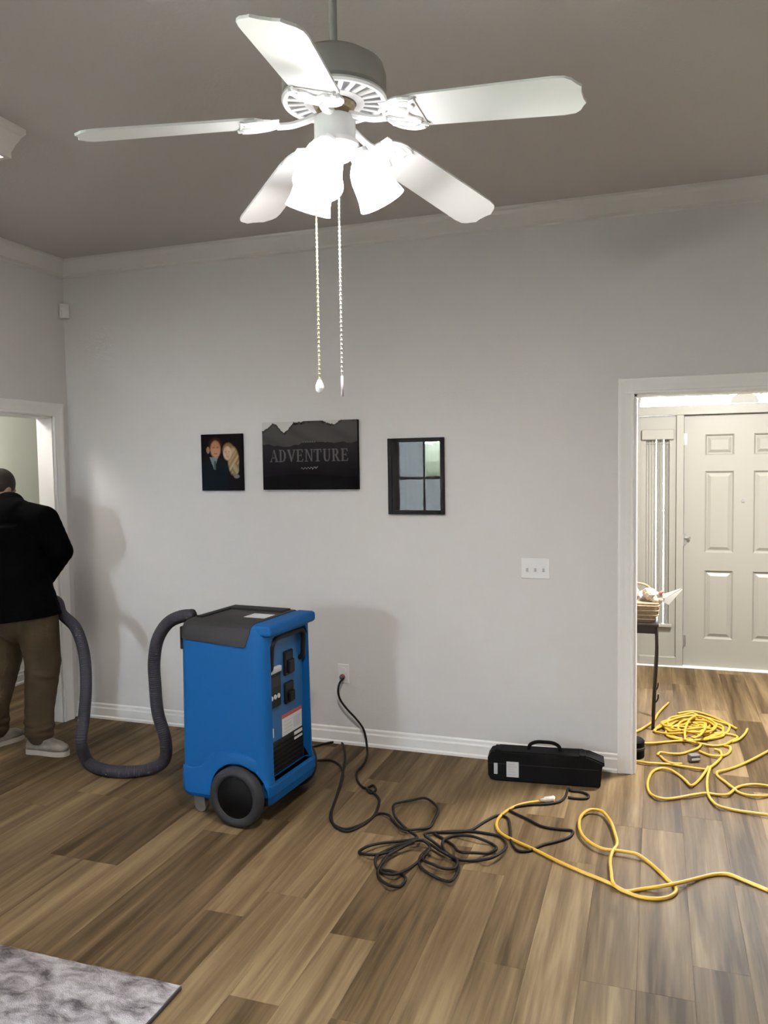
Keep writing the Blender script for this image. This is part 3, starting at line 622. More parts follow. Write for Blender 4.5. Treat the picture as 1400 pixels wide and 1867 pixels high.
# frame of the unit
unit = empty('trim_front_door_frame', (cxd, YF, 0)); unit['kind'] = 'structure'
bm = B()
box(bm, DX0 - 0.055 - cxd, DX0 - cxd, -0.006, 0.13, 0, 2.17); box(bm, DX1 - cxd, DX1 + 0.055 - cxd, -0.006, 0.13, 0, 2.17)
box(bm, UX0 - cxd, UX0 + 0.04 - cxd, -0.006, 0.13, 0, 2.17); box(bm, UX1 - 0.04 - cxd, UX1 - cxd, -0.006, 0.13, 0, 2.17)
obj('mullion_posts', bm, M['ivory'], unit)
bm = B(); box(bm, DX0 - cxd - 0.001, DX0 - cxd + 0.014, 0.074, 0.10, 0.012, DZ); box(bm, DX1 - cxd - 0.014, DX1 - cxd + 0.001, 0.074, 0.10, 0.012, DZ); box(bm, DX0 - cxd, DX1 - cxd, 0.074, 0.10, DZ - 0.014, DZ + 0.003); obj('added_light_stop', bm, M['ivory'], unit)  # unseen strips added behind the door to block daylight at its edges
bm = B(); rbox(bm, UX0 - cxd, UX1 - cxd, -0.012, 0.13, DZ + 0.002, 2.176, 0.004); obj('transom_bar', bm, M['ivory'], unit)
bm = B(); rbox(bm, UX0 - cxd, UX1 - cxd, -0.03, 0.14, 0.0, 0.012, 0.004); obj('threshold', bm, M['trim'], unit)
# elliptical infill over the fanlight
EA, EB, EZ = 0.80, 0.42, 2.182
pts = [(EA * math.cos(t), EZ + EB * math.sin(t)) for t in [PI * i / 40 for i in range(41)]]
hx = (UX1 - UX0) / 2
bm = B()
for i in range(40):
    (x0, z0), (x1, z1) = pts[i], pts[i + 1]
    prism(bm, [(x0, z0), (x0, UZ), (x1, UZ), (x1, z1)], 0.0, 0.12, 'y')
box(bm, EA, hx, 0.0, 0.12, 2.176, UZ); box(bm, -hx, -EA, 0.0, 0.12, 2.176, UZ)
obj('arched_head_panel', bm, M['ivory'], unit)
bm = B(); W = 0.07
for a, b_, z0, z1 in ((-hx - W, -hx, 0, UZ + W), (hx, hx + W, 0, UZ + W), (-hx, hx, UZ, UZ + W)): box(bm, a, b_, -0.02, 0, z0, z1)
obj('outer_casing', bm, M['ivory'], unit)

fan_l = empty('window_3', (cxd, YF, EZ)); struct(fan_l, 'arched leaded fanlight glowing above the front door')
bm = B(); prism(bm, [(EA * 0.995 * math.cos(PI * i / 40), EB * 0.995 * math.sin(PI * i / 40)) for i in range(41)], 0.060, 0.064, 'y'); obj('pane', bm, M['glass'], fan_l)
bm = B(); prism(bm, [(0.105 * math.cos(PI * i / 16), 0.085 * math.sin(PI * i / 16)) for i in range(17)], 0.035, 0.075, 'y'); obj('hub', bm, M['ivory'], fan_l)
for i in range(1, 6):
    t = PI * i / 6
    bm = B(); box(bm, 0.09, 1.0 * (1 / math.sqrt((math.cos(t) / EA) ** 2 + (math.sin(t) / EB) ** 2)), 0.054, 0.070, -0.007, 0.007, Matrix.Rotation(-t, 4, 'Y')); obj('spoke', bm, M['lead'], fan_l)
for i in range(6):
    t0, t1 = PI * i / 6, PI * (i + 1) / 6
    p = []
    for s in range(9):
        t = t0 + (t1 - t0) * s / 8; rr = 0.40 - 0.13 * math.sin(PI * s / 8)
        k = 1 / math.sqrt((math.cos(t) / EA) ** 2 + (math.sin(t) / EB) ** 2)
        p.append((k * rr * 1.6 * math.cos(t), 0.062, k * rr * 1.6 * math.sin(t)))
    bm = B(); tube(bm, p, 0.005, 6); obj('came_swag', bm, M['lead'], fan_l)

def sidelight(name, x0, x1, lab):
    c = (x0 + x1) / 2; w = (x1 - x0) / 2
    root = empty(name, (c, YF, 0)); struct(root, lab)
    bm = B(); wall_x(bm, 0.02, 0.07, -w, w, 0.012, DZ, [(-w + 0.055, w - 0.055, 0.36, 1.90)]); obj('sidelight_frame', clean(bm), M['ivory'], root)
    bm = B(); rbox(bm, -w + 0.03, w - 0.03, -0.02, 0.03, 0.335, 0.36, 0.004); obj('glazing_sill', bm, M['ivory'], root)
    bm = B(); rbox(bm, -w + 0.02, w - 0.02, -0.006, 0.02, 1.90, 1.985, 0.006); obj('head_block', bm, M['ivory'], root)
    bm = B(); rbox(bm, -w, w, -0.012, 0.02, 0.012, 0.085, 0.006); obj('plinth_rail', bm, M['ivory'], root)
    bm = B(); box(bm, -w + 0.05, w - 0.05, 0.052, 0.056, 0.36, 1.90); obj('pane', bm, M['glass'], root)
    # gathered sheer curtain in three drops with slits of daylight between
    segs = [(-w + 0.048, -0.014), (-0.008, 0.044), (0.051, w - 0.048)]
    for a, b_ in segs:
        bm = B(); n = 14
        ra = []; rb = []
        for i in range(n + 1):
            x = a + (b_ - a) * i / n; y = 0.040 + 0.006 * math.sin(i * 1.7 + a * 50)
            ra.append((x, y)); rb.append((x, y + 0.0015))
        prism(bm, ra + rb[::-1], 0.355, 1.905, 'z'); obj('curtain_drop', bm, M['curtain'], root)
    bm = B(); cyl(bm, (-w + 0.045, 0.036, 1.87), (w - 0.045, 0.036, 1.87), 0.005, 8); obj('curtain_rod', bm, M['ivory'], root)
    return root
sidelight('window_4', UX0 + 0.04, DX0 - 0.055, 'narrow curtained side light left of the front door')
sidelight('window_5', DX1 + 0.055, UX1 - 0.04, 'narrow curtained side light right of the front door')

# outdoors
bm = B(); box(bm, 2.5, 6.6, YF + 0.16, YF + 3.5, -0.28, -0.03); struct(obj('porch_slab', bm, M['concrete']))
bm = B(); box(bm, -30, 36, -40, 30, -0.40, -0.30); struct(obj('ground', bm, M['grass']))
def hedge(loc, sx, sy, sz, lab):
    bm = B(); rnd = random.Random(11)
    for i in range(60):
        sphere(bm, (rnd.uniform(-sx, sx), rnd.uniform(-sy, sy), rnd.uniform(0.2, sz)), rnd.uniform(0.25, 0.5), (1, 1, 0.9), 9, 6)
    o = obj('hedge', bm, M['leaf'], loc=loc); tag(o, lab, 'hedge')
hedge((0.3, -11.5, -0.3), 1.8, 0.6, 2.3, 'round green hedge outside the rear window')

# ------------------------------------------------------------------ ceiling fan
FX, FY = 3.024, -2.510
fan = empty('ceiling_fan', (FX, FY, ZC))
tag(fan, 'white five blade ceiling fan with three lit bell shades on a downrod', 'ceiling fan')
def fz(z): return z - ZC
bm = B(); lathe(bm, [(0, 0), (0.065, 0), (0.066, -0.02), (0.05, -0.055), (0.02, -0.075), (0, -0.075)], 28); obj('canopy', bm, M['fanshadow'], fan, smooth=True)
bm = B(); cyl(bm, (0, 0, -0.06), (0, 0, fz(2.79)), 0.0105, 16); obj('downrod', bm, M['fanshadow'], fan, smooth=True)
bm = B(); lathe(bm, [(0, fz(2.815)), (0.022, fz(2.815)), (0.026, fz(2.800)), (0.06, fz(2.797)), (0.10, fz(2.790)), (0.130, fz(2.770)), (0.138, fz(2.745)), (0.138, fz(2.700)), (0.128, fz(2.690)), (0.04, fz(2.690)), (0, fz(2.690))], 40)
smooth_angle(obj('motor_housing', bm, M['fanshadow'], fan), 0.7)
# vented plate: two rings joined by radial bars
bm = B()
zp = fz(2.684)
lathe(bm, [(0.122, zp + 0.006), (0.139, zp + 0.006), (0.140, zp), (0.136, zp - 0.006), (0.124, zp - 0.004), (0.122, zp + 0.006)], 48)
lathe(bm, [(0.058, zp + 0.006), (0.080, zp + 0.004), (0.080, zp - 0.006), (0.058, zp - 0.008), (0.058, zp + 0.006)], 48)
for i in range(24):
    a = 2 * PI * i / 24
    box(bm, 0.078, 0.124, -0.0062, 0.0062, zp - 0.005, zp + 0.003, Matrix.Rotation(a, 4, 'Z'))
obj('vent_plate', bm, M['fanwhite'], fan)
bm = B(); lathe(bm, [(0.0, zp - 0.001), (0.122, zp - 0.001), (0.122, zp + 0.004), (0, zp + 0.004)], 40); obj('vent_backing', bm, M['slotdark'], fan)
bm = B(); lathe(bm, [(0.054, zp), (0.056, zp - 0.012), (0.048, zp - 0.026), (0.03, zp - 0.034), (0.02, zp - 0.05), (0, zp - 0.05)], 28)
for i in range(5):
    sphere(bm, (0.045 * math.cos(i * 1.26 + 0.3), 0.045 * math.sin(i * 1.26 + 0.3), zp - 0.020), 0.008, seg=8, ring=6)
obj('motor_hub', bm, M['brass'], fan)
bm = B(); lathe(bm, [(0, fz(2.640)), (0.052, fz(2.640)), (0.055, fz(2.634)), (0.055, fz(2.582)), (0.058, fz(2.576)), (0.0, fz(2.576))], 32); smooth_angle(obj('switch_housing', bm, M['fanwhite'], fan))
bm = B(); lathe(bm, [(0, fz(2.577)), (0.062, fz(2.577)), (0.064, fz(2.565)), (0.054, fz(2.552)), (0.040, fz(2.535)), (0.018, fz(2.525)), (0.012, fz(2.510)), (0, fz(2.508))], 32); smooth_angle(obj('light_fitter', bm, M['fanwhite'], fan))

BLADE_A0 = -0.127
DROOP = [0.078, 0.094, 0.086, 0.096, 0.127]
ZHUB = 2.643
PITCHB = math.radians(-12)
def blade_outline():
    half = [(0.190, 0.0), (0.194, 0.034), (0.215, 0.056), (0.25, 0.0625), (0.45, 0.0665), (0.600, 0.0695), (0.628, 0.066), (0.642, 0.056), (0.652, 0.040), (0.660, 0.030), (0.656, 0.012)]
    return half + [(r, -w) for r, w in half[::-1] if w > 0]
for k in range(5):
    ang = BLADE_A0 - k * 2 * PI / 5
    sl = math.atan2(DROOP[k], 0.66)
    base = Matrix.Translation((0, 0, fz(ZHUB))) @ Matrix.Rotation(ang, 4, 'Z') @ Matrix.Rotation(sl, 4, 'Y')
    mt = base @ Matrix.Rotation(PITCHB, 4, 'X')
    bm = B(); prism(bm, blade_outline(), -0.003, 0.003, 'z', mt)
    obj('blade', bm, M['fanwhite'], fan)
    # blade iron: arm + cast scroll medallion under the blade root
    bm = B()
    arm = [(0.045, 0, 0.006), (0.08, 0, -0.004), (0.12, 0, -0.012), (0.155, 0, -0.012)]
    tube(bm, [base @ Vector(p) for p in spline(arm, 4)], 0.0095, 8)
    oval = []
    for i in range(17):
        t = -PI * 0.62 + PI * 1.24 * i / 16
        oval.append((0.218 - 0.066 * math.cos(t), 0.062 * math.sin(t), -0.008))
    tube(bm, [mt @ Vector(p) for p in oval], 0.0062, 6)
    wave = [(0.254, -0.052, -0.008), (0.236, -0.040, -0.008), (0.240, -0.026, -0.008), (0.222, -0.014, -0.008), (0.214, 0.0, -0.008), (0.222, 0.014, -0.008), (0.240, 0.026, -0.008), (0.236, 0.040, -0.008), (0.254, 0.052, -0.008)]
    tube(bm, [mt @ Vector(p) for p in spline(wave, 4)], 0.0050, 6)
    for s in (-1, 1):
        sc = [(0.156, s * 0.006, -0.008), (0.176, s * 0.016, -0.008), (0.200, s * 0.022, -0.008), (0.222, s * 0.014, -0.008)]
        tube(bm, [mt @ Vector(p) for p in spline(sc, 4)], 0.0045, 6)
        sc = [(0.160, s * 0.030, -0.008), (0.184, s * 0.036, -0.008), (0.210, s * 0.044, -0.008), (0.236, s * 0.040, -0.008)]
        tube(bm, [mt @ Vector(p) for p in spline(sc, 4)], 0.0045, 6)
    box(bm, 0.152, 0.250, -0.050, 0.050, -0.006, -0.0035, mt)
    obj('blade_iron', bm, M['fanwhite'], fan)
# light kit: three bell shades
SH = [math.radians(a) + YAW for a in (12, 252, 132)]
for a in SH:
    d = Vector((math.cos(a), math.sin(a), 0))
    tilt = math.radians(27)
    ax = (d * math.sin(tilt) + Vector((0, 0, -math.cos(tilt)))).normalized()
    neck = Vector((0, 0, fz(2.560))) + d * 0.060
    rot = Vector((0, 0, 1)).rotation_difference(ax).to_matrix().to_4x4()
    mt = Matrix.Translation(neck) @ rot
    bm = B(); tube(bm, [Vector((0, 0, fz(2.563))) + d * 0.035, neck - ax * 0.010, neck + ax * 0.02], 0.014, 10); lathe(bm, [(0, 0.0), (0.026, 0.0), (0.028, 0.012), (0.027, 0.026), (0, 0.026)], 20, mt); obj('shade_socket', bm, M['fanwhite'], fan, smooth=False)
    prof = [(0.024, 0.020), (0.034, 0.028), (0.046, 0.045), (0.053, 0.070), (0.055, 0.095), (0.058, 0.120), (0.065, 0.145), (0.063, 0.146), (0.055, 0.120), (0.052, 0.095), (0.050, 0.070), (0.043, 0.047), (0.031, 0.031), (0.022, 0.024), (0.024, 0.020)]
    bm = B(); lathe(bm, prof, 32, mt); sh = obj('shade', bm, M['glow'], fan, smooth=True)
    bm = B(); lathe(bm, [(0, 0.026), (0.012, 0.028), (0.014, 0.045), (0.026, 0.065), (0.028, 0.085), (0.02, 0.105), (0, 0.112)], 18, mt); obj('bulb', bm, M['bulb'], sh, smooth=True)
    point_light('fan_bulb_light', neck + ax * 0.118, FAN_W, (1.0, 0.955, 0.90), 0.035, fan)
# pull chains
def chain(x, y, z0, z1, m, pend):
    bm = B(); n = int((z0 - z1) / 0.006)
    cyl(bm, (x, y, fz(z0)), (x, y, fz(z1)), 0.0022, 6)
    for i in range(0, n, 2): sphere(bm, (x, y, fz(z0 - i * 0.006)), 0.0036, seg=6, ring=4)
    c = obj('pull_chain', bm, m, fan)
    bm = B()
    if pend: lathe(bm, [(0, 0.004), (0.004, 0.004), (0.008, -0.004), (0.0115, -0.014), (0.010, -0.026), (0.005, -0.031), (0, -0.031)], 14, Matrix.Translation((x, y, fz(z1))))
    else: lathe(bm, [(0, 0.0), (0.0035, -0.002), (0.0035, -0.055), (0, -0.058)], 10, Matrix.Translation((x, y, fz(z1))))
    obj('chain_pendant', bm, M['porcelain'] if pend else M['lead'], c, smooth=True)
chain(-0.050, -0.020, 2.545, 1.950, M['chain'], True)
chain(0.006, 0.004, 2.515, 1.965, M['chain2'], False)

# ------------------------------------------------------------------ ceiling box light at the left
bl = empty('ceiling_box_light', (1.0, -2.42, ZC))
tag(bl, 'boxy ceiling light with white moulded frame and glowing diffuser at the left edge', 'ceiling light')
hx, hy = 0.36, 0.63
bm = B(); rings = []
for ex, z in ((0.0, 0.0), (0.0, -0.02), (-0.012, -0.035), (-0.03, -0.07), (-0.042, -0.10), (-0.042, -0.125), (-0.062, -0.125), (-0.062, -0.110)):
    rings.append([bm.verts.new((sx * (hx + ex), sy * (hy + ex), z)) for sx, sy in ((-1, -1), (1, -1), (1, 1), (-1, 1))])
for a, b_ in zip(rings[:-1], rings[1:]):
    for j in range(4): bm.faces.new((a[j], a[(j + 1) % 4], b_[(j + 1) % 4], b_[j]))
obj('moulded_frame', bm, M['crown'], bl)
bm = B(); box(bm, -hx + 0.062, hx - 0.062, -hy + 0.062, hy - 0.062, -0.118, -0.112); obj('diffuser', bm, M['diffuser'], bl)
area_light('box_light_tubes', (0, 0, -0.122), 0.56, 1.10, BOX_W, (1.0, 0.97, 0.93), (0, 0, 0), bl)

def dome_light(name, loc, lab, watts, r=0.16, down=False):
    e = empty(name, loc); tag(e, lab, 'ceiling light')
    bm = B(); lathe(bm, [(0, 0), (r + 0.01, 0), (r + 0.012, -0.015), (r - 0.005, -0.022), (0, -0.022)], 32); obj('base_ring', bm, M['fanwhite'], e)
    bm = B(); lathe(bm, [(r - 0.008, -0.02), (r - 0.012, -0.04), (r * 0.75, -0.07), (r * 0.4, -0.088), (0, -0.094)], 32); obj('glass_dome', bm, M['diffuser'], e, smooth=True)
    if down: area_light(name + '_lamp', (0, 0, -0.10), r * 1.8, r * 1.8, watts, (1.0, 0.96, 0.90), (0, 0, 0), e)
    else: point_light(name + '_lamp', (0, 0, -0.16), watts, (1.0, 0.96, 0.90), 0.12, e)
dome_light('hall_ceiling_light', (-0.58, -0.66, 2.6), 'round dome light on the hallway ceiling', HALL_W, 0.14)
dome_light('entry_ceiling_light', (4.45, 0.62, 2.8), 'round dome light on the entry hall ceiling', ENTRY_W, 0.16, True)

# ------------------------------------------------------------------ dehumidifier
DH = empty('dehumidifier', (1.865, -0.948, 0), -0.0861)
tag(DH, 'tall blue portable dehumidifier on two big black wheels', 'dehumidifier')
def rr_ring(hx, hy, r, n=6, x0=0.0):
    pts = []
    for cx, cy, a0 in ((hx - r, hy - r, 0), (-hx + r, hy - r, PI / 2), (-hx + r, -hy + r, PI), (hx - r, -hy + r, 1.5 * PI)):
        for i in range(n + 1):
            a = a0 + PI / 2 * i / n
            pts.append((x0 + cx + r * math.cos(a), cy + r * math.sin(a)))
    return pts
def loft(bm, secs):
    rings = [[bm.verts.new((x, y, z)) for x, y in rr_ring(hx, hy, r, 6, x0)] for z, hx, hy, r, x0 in secs]
    n = len(rings[0])
    for a, b_ in zip(rings[:-1], rings[1:]):
        for j in range(n): bm.faces.new((a[j], a[(j + 1) % n], b_[(j + 1) % n], b_[j]))
    bm.faces.new(rings[0][::-1]); bm.faces.new(rings[-1])
def body_secs(e=0.0):
    return [(0.100, 0.246 + e, 0.242 + e, 0.05, 0), (0.125, 0.258 + e, 0.252 + e, 0.055, 0), (0.20, 0.258 + e, 0.252 + e, 0.055, 0), (0.235, 0.250 + e, 0.245 + e, 0.055, 0),
            (0.60, 0.247 + e, 0.242 + e, 0.055, 0), (0.86, 0.244 + e, 0.240 + e, 0.055, 0), (0.925, 0.244 + e, 0.238 + e, 0.055, 0), (0.955, 0.238 + e, 0.226 + e, 0.055, 0), (0.968, 0.226 + e, 0.206 + e, 0.05, 0), (0.972 + e, 0.21 + e, 0.19 + e, 0.05, 0)]
bm = B(); loft(bm, body_secs())
body = obj('body', bm, M['blue'], DH)
WX, WR = 0.096, 0.145
for s in (-1, 1):
    c = B(); tube(c, [(WX, s * 0.40, WR + 0.003), (WX, s * 0.19, WR + 0.003)], 0.153, 40); boolean(body, c)
c = B(); prism(c, [(-0.172, 0.205), (0.195, 0.205), (0.195, 0.86), (0.165, 0.905), (-0.142, 0.905), (-0.172, 0.86)], 0.205, 0.40, 'x'); boolean(body, c)
smooth_angle(body, 0.5)
# fender ridge over the wheel, on both sides
for s in (-1, 1):
    bm = B()
    ridge = [(-0.235, 0.245), (-0.16, 0.245), (-0.115, 0.262), (-0.075, 0.305), (-0.035, 0.338), (0.02, 0.350), (0.10, 0.350), (0.16, 0.338), (0.205, 0.320)]
    top = [(v.x, v.y) for v in [Vector(p) for p in spline([(a, b_, 0) for a, b_ in ridge], 4)]]
    low = []
    for a, b_ in top:
        q = (a - WX) / 0.156
        zl = WR + 0.003 + 0.156 * math.sqrt(max(0, 1 - q * q)) + 0.0 if abs(q) < 1 else 0.125
        low.append((a, min(max(zl, 0.125), b_ - 0.012)))
    n = len(top)
    yo = [0.246, 0.262, 0.270, 0.272]
    rows = []
    for i in range(n):
        (xt, zt), (xl, zl) = top[i], low[i]
        ed = min(1.0, (xt + 0.235) / 0.03, (0.205 - xt) / 0.03)
        rows.append([bm.verts.new((xt, s * (0.240 + (yv - 0.240) * max(0.0, ed)), zz)) for yv, zz in ((0.240, zt + 0.006), (0.254, zt), (0.259, zt - 0.010), (0.259, zl), (0.236, zl))])
    for i in range(n - 1):
        for j in range(4): bm.faces.new((rows[i][j], rows[i + 1][j], rows[i + 1][j + 1], rows[i][j + 1]))
    smooth_angle(obj('fender', bm, M['blue'], DH), 0.7)
# charcoal top cover that folds over the side edges
bm = B(); loft(bm, body_secs(0.004))
cover = obj('top_cover', bm, M['charcoal'], DH)
c = B(); prism(c, [(-0.40, 0.895), (-0.15, 0.880), (0.14, 0.866), (0.150, 0.872), (0.172, 0.935), (0.172, 1.1), (-0.40, 1.1)], -0.5, 0.5, 'y')
boolean(cover, c, 'INTERSECT'); smooth_angle(cover, 0.5)
bm = B(); rbox(bm, -0.20, 0.15, 0.10, 0.19, 0.970, 0.984, 0.006); rbox(bm, -0.20, -0.16, -0.15, 0.11, 0.970, 0.984, 0.006); obj('cover_rim', bm, M['black'], DH)
bm = B(); box(bm, 0.030, 0.150, -0.070, 0.030, 0.9762, 0.9775); o = obj('top_label', bm, M['label'], DH); o['label'] = 'white instruction label on the top'
bm = B()
for i in range(5): box(bm, 0.040, 0.140 - 0.015 * (i % 2), 0.016 - i * 0.018, 0.020 - i * 0.018, 0.9775, 0.9779)
obj('label_print', bm, M['labelgrey'], o)
# blue rim overhanging the panel side (grab rail)
bm = B(); rbox(bm, 0.17, 0.278, -0.226, 0.228, 0.918, 0.973, 0.018, 4); obj('grab_rail', bm, M['blue'], DH, smooth=False)
# recessed panel
bm = B(); box(bm, 0.200, 0.207, -0.171, 0.193, 0.207, 0.903); obj('rear_panel', bm, M['bluedark'], DH)
bm = B(); rbox(bm, 0.205, 0.214, -0.168, 0.180, 0.210, 0.372, 0.004); obj('lower_grille', bm, M['black'], DH)
for i in range(6):
    bm = B(); rbox(bm, 0.213, 0.219, -0.158, 0.170, 0.226 + i * 0.023, 0.234 + i * 0.023, 0.002); obj('grille_slat', bm, M['caseblack'], DH)
bm = B(); tube(bm, spline([(0.207, -0.145, 0.735), (0.225, -0.145, 0.745), (0.232, -0.145, 0.80), (0.236, -0.140, 0.865), (0.238, -0.11, 0.888), (0.238, 0, 0.892), (0.238, 0.13, 0.888), (0.236, 0.160, 0.865), (0.232, 0.165, 0.80), (0.225, 0.165, 0.745), (0.207, 0.165, 0.735)], 4), 0.014, 10); obj('carry_handle', bm, M['black'], DH, smooth=True)
bm = B(); rbox(bm, 0.205, 0.224, -0.166, -0.045, 0.545, 0.715, 0.006); cp = obj('control_panel', bm, M['black'], DH)
bm = B(); rbox(bm, 0.205, 0.228, -0.166, -0.040, 0.715, 0.745, 0.006); obj('panel_hood', bm, M['labelgrey'], cp)
bm = B(); rbox(bm, 0.223, 0.2255, -0.155, -0.060, 0.650, 0.700, 0.001); obj('display', bm, M['charcoal'], cp)
for i in range(3):
    bm = B(); lathe(bm, [(0, 0.004), (0.011, 0.004), (0.012, 0), (0, 0)], 14, Matrix.Translation((0.224, -0.138 + i * 0.032, 0.600)) @ Matrix.Rotation(PI / 2, 4, 'Y')); obj('button', bm, M['labelgrey'], cp)
for z0, z1 in ((0.675, 0.800), (0.530, 0.640)):
    bm = B(); rbox(bm, 0.205, 0.222, 0.002, 0.085, z0, z1, 0.008); rbox(bm, 0.220, 0.238, 0.018, 0.070, z0 + 0.012, z1 - 0.045, 0.006); obj('cord_wrap', bm, M['black'], DH)
def flat_label(name, y0, y1, z0, z1, m, par, x=0.2075, lab=None):
    bm = B(); box(bm, x - 0.002, x + 0.0012, y0, y1, z0, z1); o = obj(name, bm, m, par)
    if lab: o['label'] = lab
    return o
l1 = flat_label('warning_label', -0.02, 0.175, 0.372, 0.480, M['label'], DH, lab='white warning label with a red band')
flat_label('label_red_band', -0.02, 0.175, 0.462, 0.4802, M['labelred'], l1, 0.2079)
for i in range(4): flat_label('label_print', 0.0, 0.07 + 0.01 * (i % 2), 0.385 + i * 0.018, 0.391 + i * 0.018, M['labelgrey'], l1, 0.2079)
flat_label('label_print', 0.09, 0.16, 0.385, 0.445, M['labelgrey'], l1, 0.2079)
flat_label('rating_label', 0.085, 0.165, 0.376 - 0.052, 0.372 - 0.006, M['label'], DH, 0.2150)
flat_label('serial_label', -0.150, -0.100, 0.395, 0.44, M['label'], DH)
bm = B(); rbox(bm, 0.202, 0.262, -0.225, 0.225, 0.135, 0.205, 0.014, 3); obj('bumper_lip', bm, M['blue'], DH)
# wheels and axle
for s in (-1, 1):
    w = obj('wheel', (lambda b_: (lathe(b_, [(0.100, -0.020), (0.118, -0.030), (0.138, -0.026), (0.1445, -0.012), (0.145, 0), (0.1445, 0.012), (0.138, 0.026), (0.118, 0.030), (0.100, 0.020), (0.100, -0.020)], 44, Matrix.Translation((WX, s * 0.262, WR)) @ Matrix.Rotation(PI / 2, 4, 'X')), b_)[1])(B()), M['rubber'], DH, smooth=True)
    bm = B(); mt = Matrix.Translation((WX, s * 0.262, WR)) @ Matrix.Rotation(s * PI / 2, 4, 'X')
    lathe(bm, [(0.101, 0.018), (0.098, 0.006), (0.085, -0.004), (0.045, -0.006), (0.034, 0.008), (0.030, 0.020), (0.0, 0.022), (0, -0.020), (0.101, -0.020), (0.101, 0.018)], 36, mt)
    obj('wheel_disc', bm, M['caseblack'], w, smooth=True)
    for i in range(5):
        bm = B(); rbox(bm, 0.032, 0.098, -0.009, 0.009, -0.002, 0.012, 0.003, 2, mt @ Matrix.Rotation(i * 2 * PI / 5, 4, 'Z')); obj('spoke', bm, M['black'], w)
    bm = B(); lathe(bm, [(0, 0.030), (0.007, 0.029), (0.008, 0.021), (0, 0.020)], 12, mt); obj('axle_bolt', bm, M['steel'], w)
bm = B(); cyl(bm, (WX, -0.25, WR), (WX, 0.25, WR), 0.012, 12); obj('axle', bm, M['steel'], DH)
bm = B(); rbox(bm, -0.20, 0.225, -0.20, 0.20, 0.085, 0.13, 0.01); obj('base_tray', bm, M['black'], DH)
for s in (-1, 1):
    bm = B(); mt = Matrix.Translation((-0.17, s * 0.185, 0.037)) @ Matrix.Rotation(PI / 2, 4, 'X')
    lathe(bm, [(0, -0.013), (0.034, -0.013), (0.037, -0.008), (0.037, 0.008), (0.034, 0.013), (0, 0.013)], 22, mt)
    ca = obj('caster', bm, M['steel'], DH)
    bm = B(); box(bm, -0.20, -0.14, s * 0.185 - 0.020, s * 0.185 - 0.016, 0.03, 0.09); box(bm, -0.20, -0.14, s * 0.185 + 0.016, s * 0.185 + 0.020, 0.03, 0.09); box(bm, -0.20, -0.14, s * 0.185 - 0.02, s * 0.185 + 0.02, 0.078, 0.092); obj('caster_fork', bm, M['steel'], ca)
# side collar for the hose
bm = B(); lathe(bm, [(0.040, 0), (0.052, 0), (0.052, 0.016), (0.044, 0.022), (0.044, 0.075), (0.036, 0.075), (0.036, 0.0), (0.040, 0)], 28, Matrix.Translation((-0.247, 0.02, 0.905)) @ Matrix.Rotation(-PI / 2, 4, 'Y')); obj('outlet_collar', bm, M['black'], DH, smooth=False)
bm = B(); rbox(bm, -0.262, -0.240, -0.205, -0.190 + 0.05, 0.82, 0.935, 0.006); obj('side_latch', bm, M['black'], DH)
bm = B(); rbox(bm, -0.30, -0.24, -0.02, 0.16, 0.10, 0.34, 0.02); obj('side_filter_box', bm, M['black'], DH)

# ------------------------------------------------------------------ flexible hose
def ribbed_hose(name, path, r, m, pitch=0.012):
    P = spline(path, 14)
    # resample evenly
    out = [P[0]]; acc = 0.0; step = pitch / 4
    for a, b_ in zip(P[:-1], P[1:]):
        d = (b_ - a).length; t = step - acc
        while t <= d:
            out.append(a.lerp(b_, t / d)); t += step
        acc = (acc + d) % step if d > 0 else acc
    rad = [r * (1 + 0.035 * math.cos(i * PI / 2)) for i in range(len(out))]
    bm = B(); tube(bm, out, r, 14, radii=rad)
    return obj(name, bm, m, smooth=True)
hose = ribbed_hose('flexible_hose', HOSE, 0.0335, M['hose'])
tag(hose, 'thick dark grey flexible hose from the blue dehumidifier to the man at the doorway', 'hose')

# ------------------------------------------------------------------ person at the doorway
person = empty('person', (0.118, -0.66, 0)); tag(person, 'person in black jacket and brown trousers seen from behind in the left doorway', 'person')
PO = Vector((0.15, -0.66, 0))
def cap(bm, p0, r0, p1, r1, n=14, s=None):
    p0 = Vector(p0) - PO; p1 = Vector(p1) - PO
    k = 5
    for i in range(k + 1):
        t = i / k; sphere(bm, p0.lerp(p1, t), r0 + (r1 - r0) * t, s or (1, 1, 1), 14, 10)
    tube(bm, [p0, p1], r0, n, radii=[r0 * 0.97, r1 * 0.97])
def ell(bm, c, sc, rot=None):
    sphere(bm, Vector(c) - PO, 1.0, sc, 20, 14, rot)
HEADC = Vector((-0.035, -0.560, 1.612))
HR = Matrix.Rotation(-0.45, 4, 'X') @ Matrix.Rotation(0.10, 4, 'Y')
def hp(x, y, z): return HEADC + (HR @ Vector((x, y, z)))
SHR, ELR, WRR = (0.365, -0.640, 1.415), (0.432, -0.575, 1.228), (0.150, -0.415, 1.010)
SHL, ELL, WRL = (-0.105, -0.600, 1.400), (-0.175, -0.500, 1.130), (-0.02, -0.385, 1.00)
HIPR, KNR, ANR = (0.275, -0.665, 0.88), (0.325, -0.650, 0.48), (0.315, -0.680, 0.09)
HIPL, KNL, ANL = (0.075, -0.655, 0.88), (0.015, -0.625, 0.48), (-0.040, -0.670, 0.09)
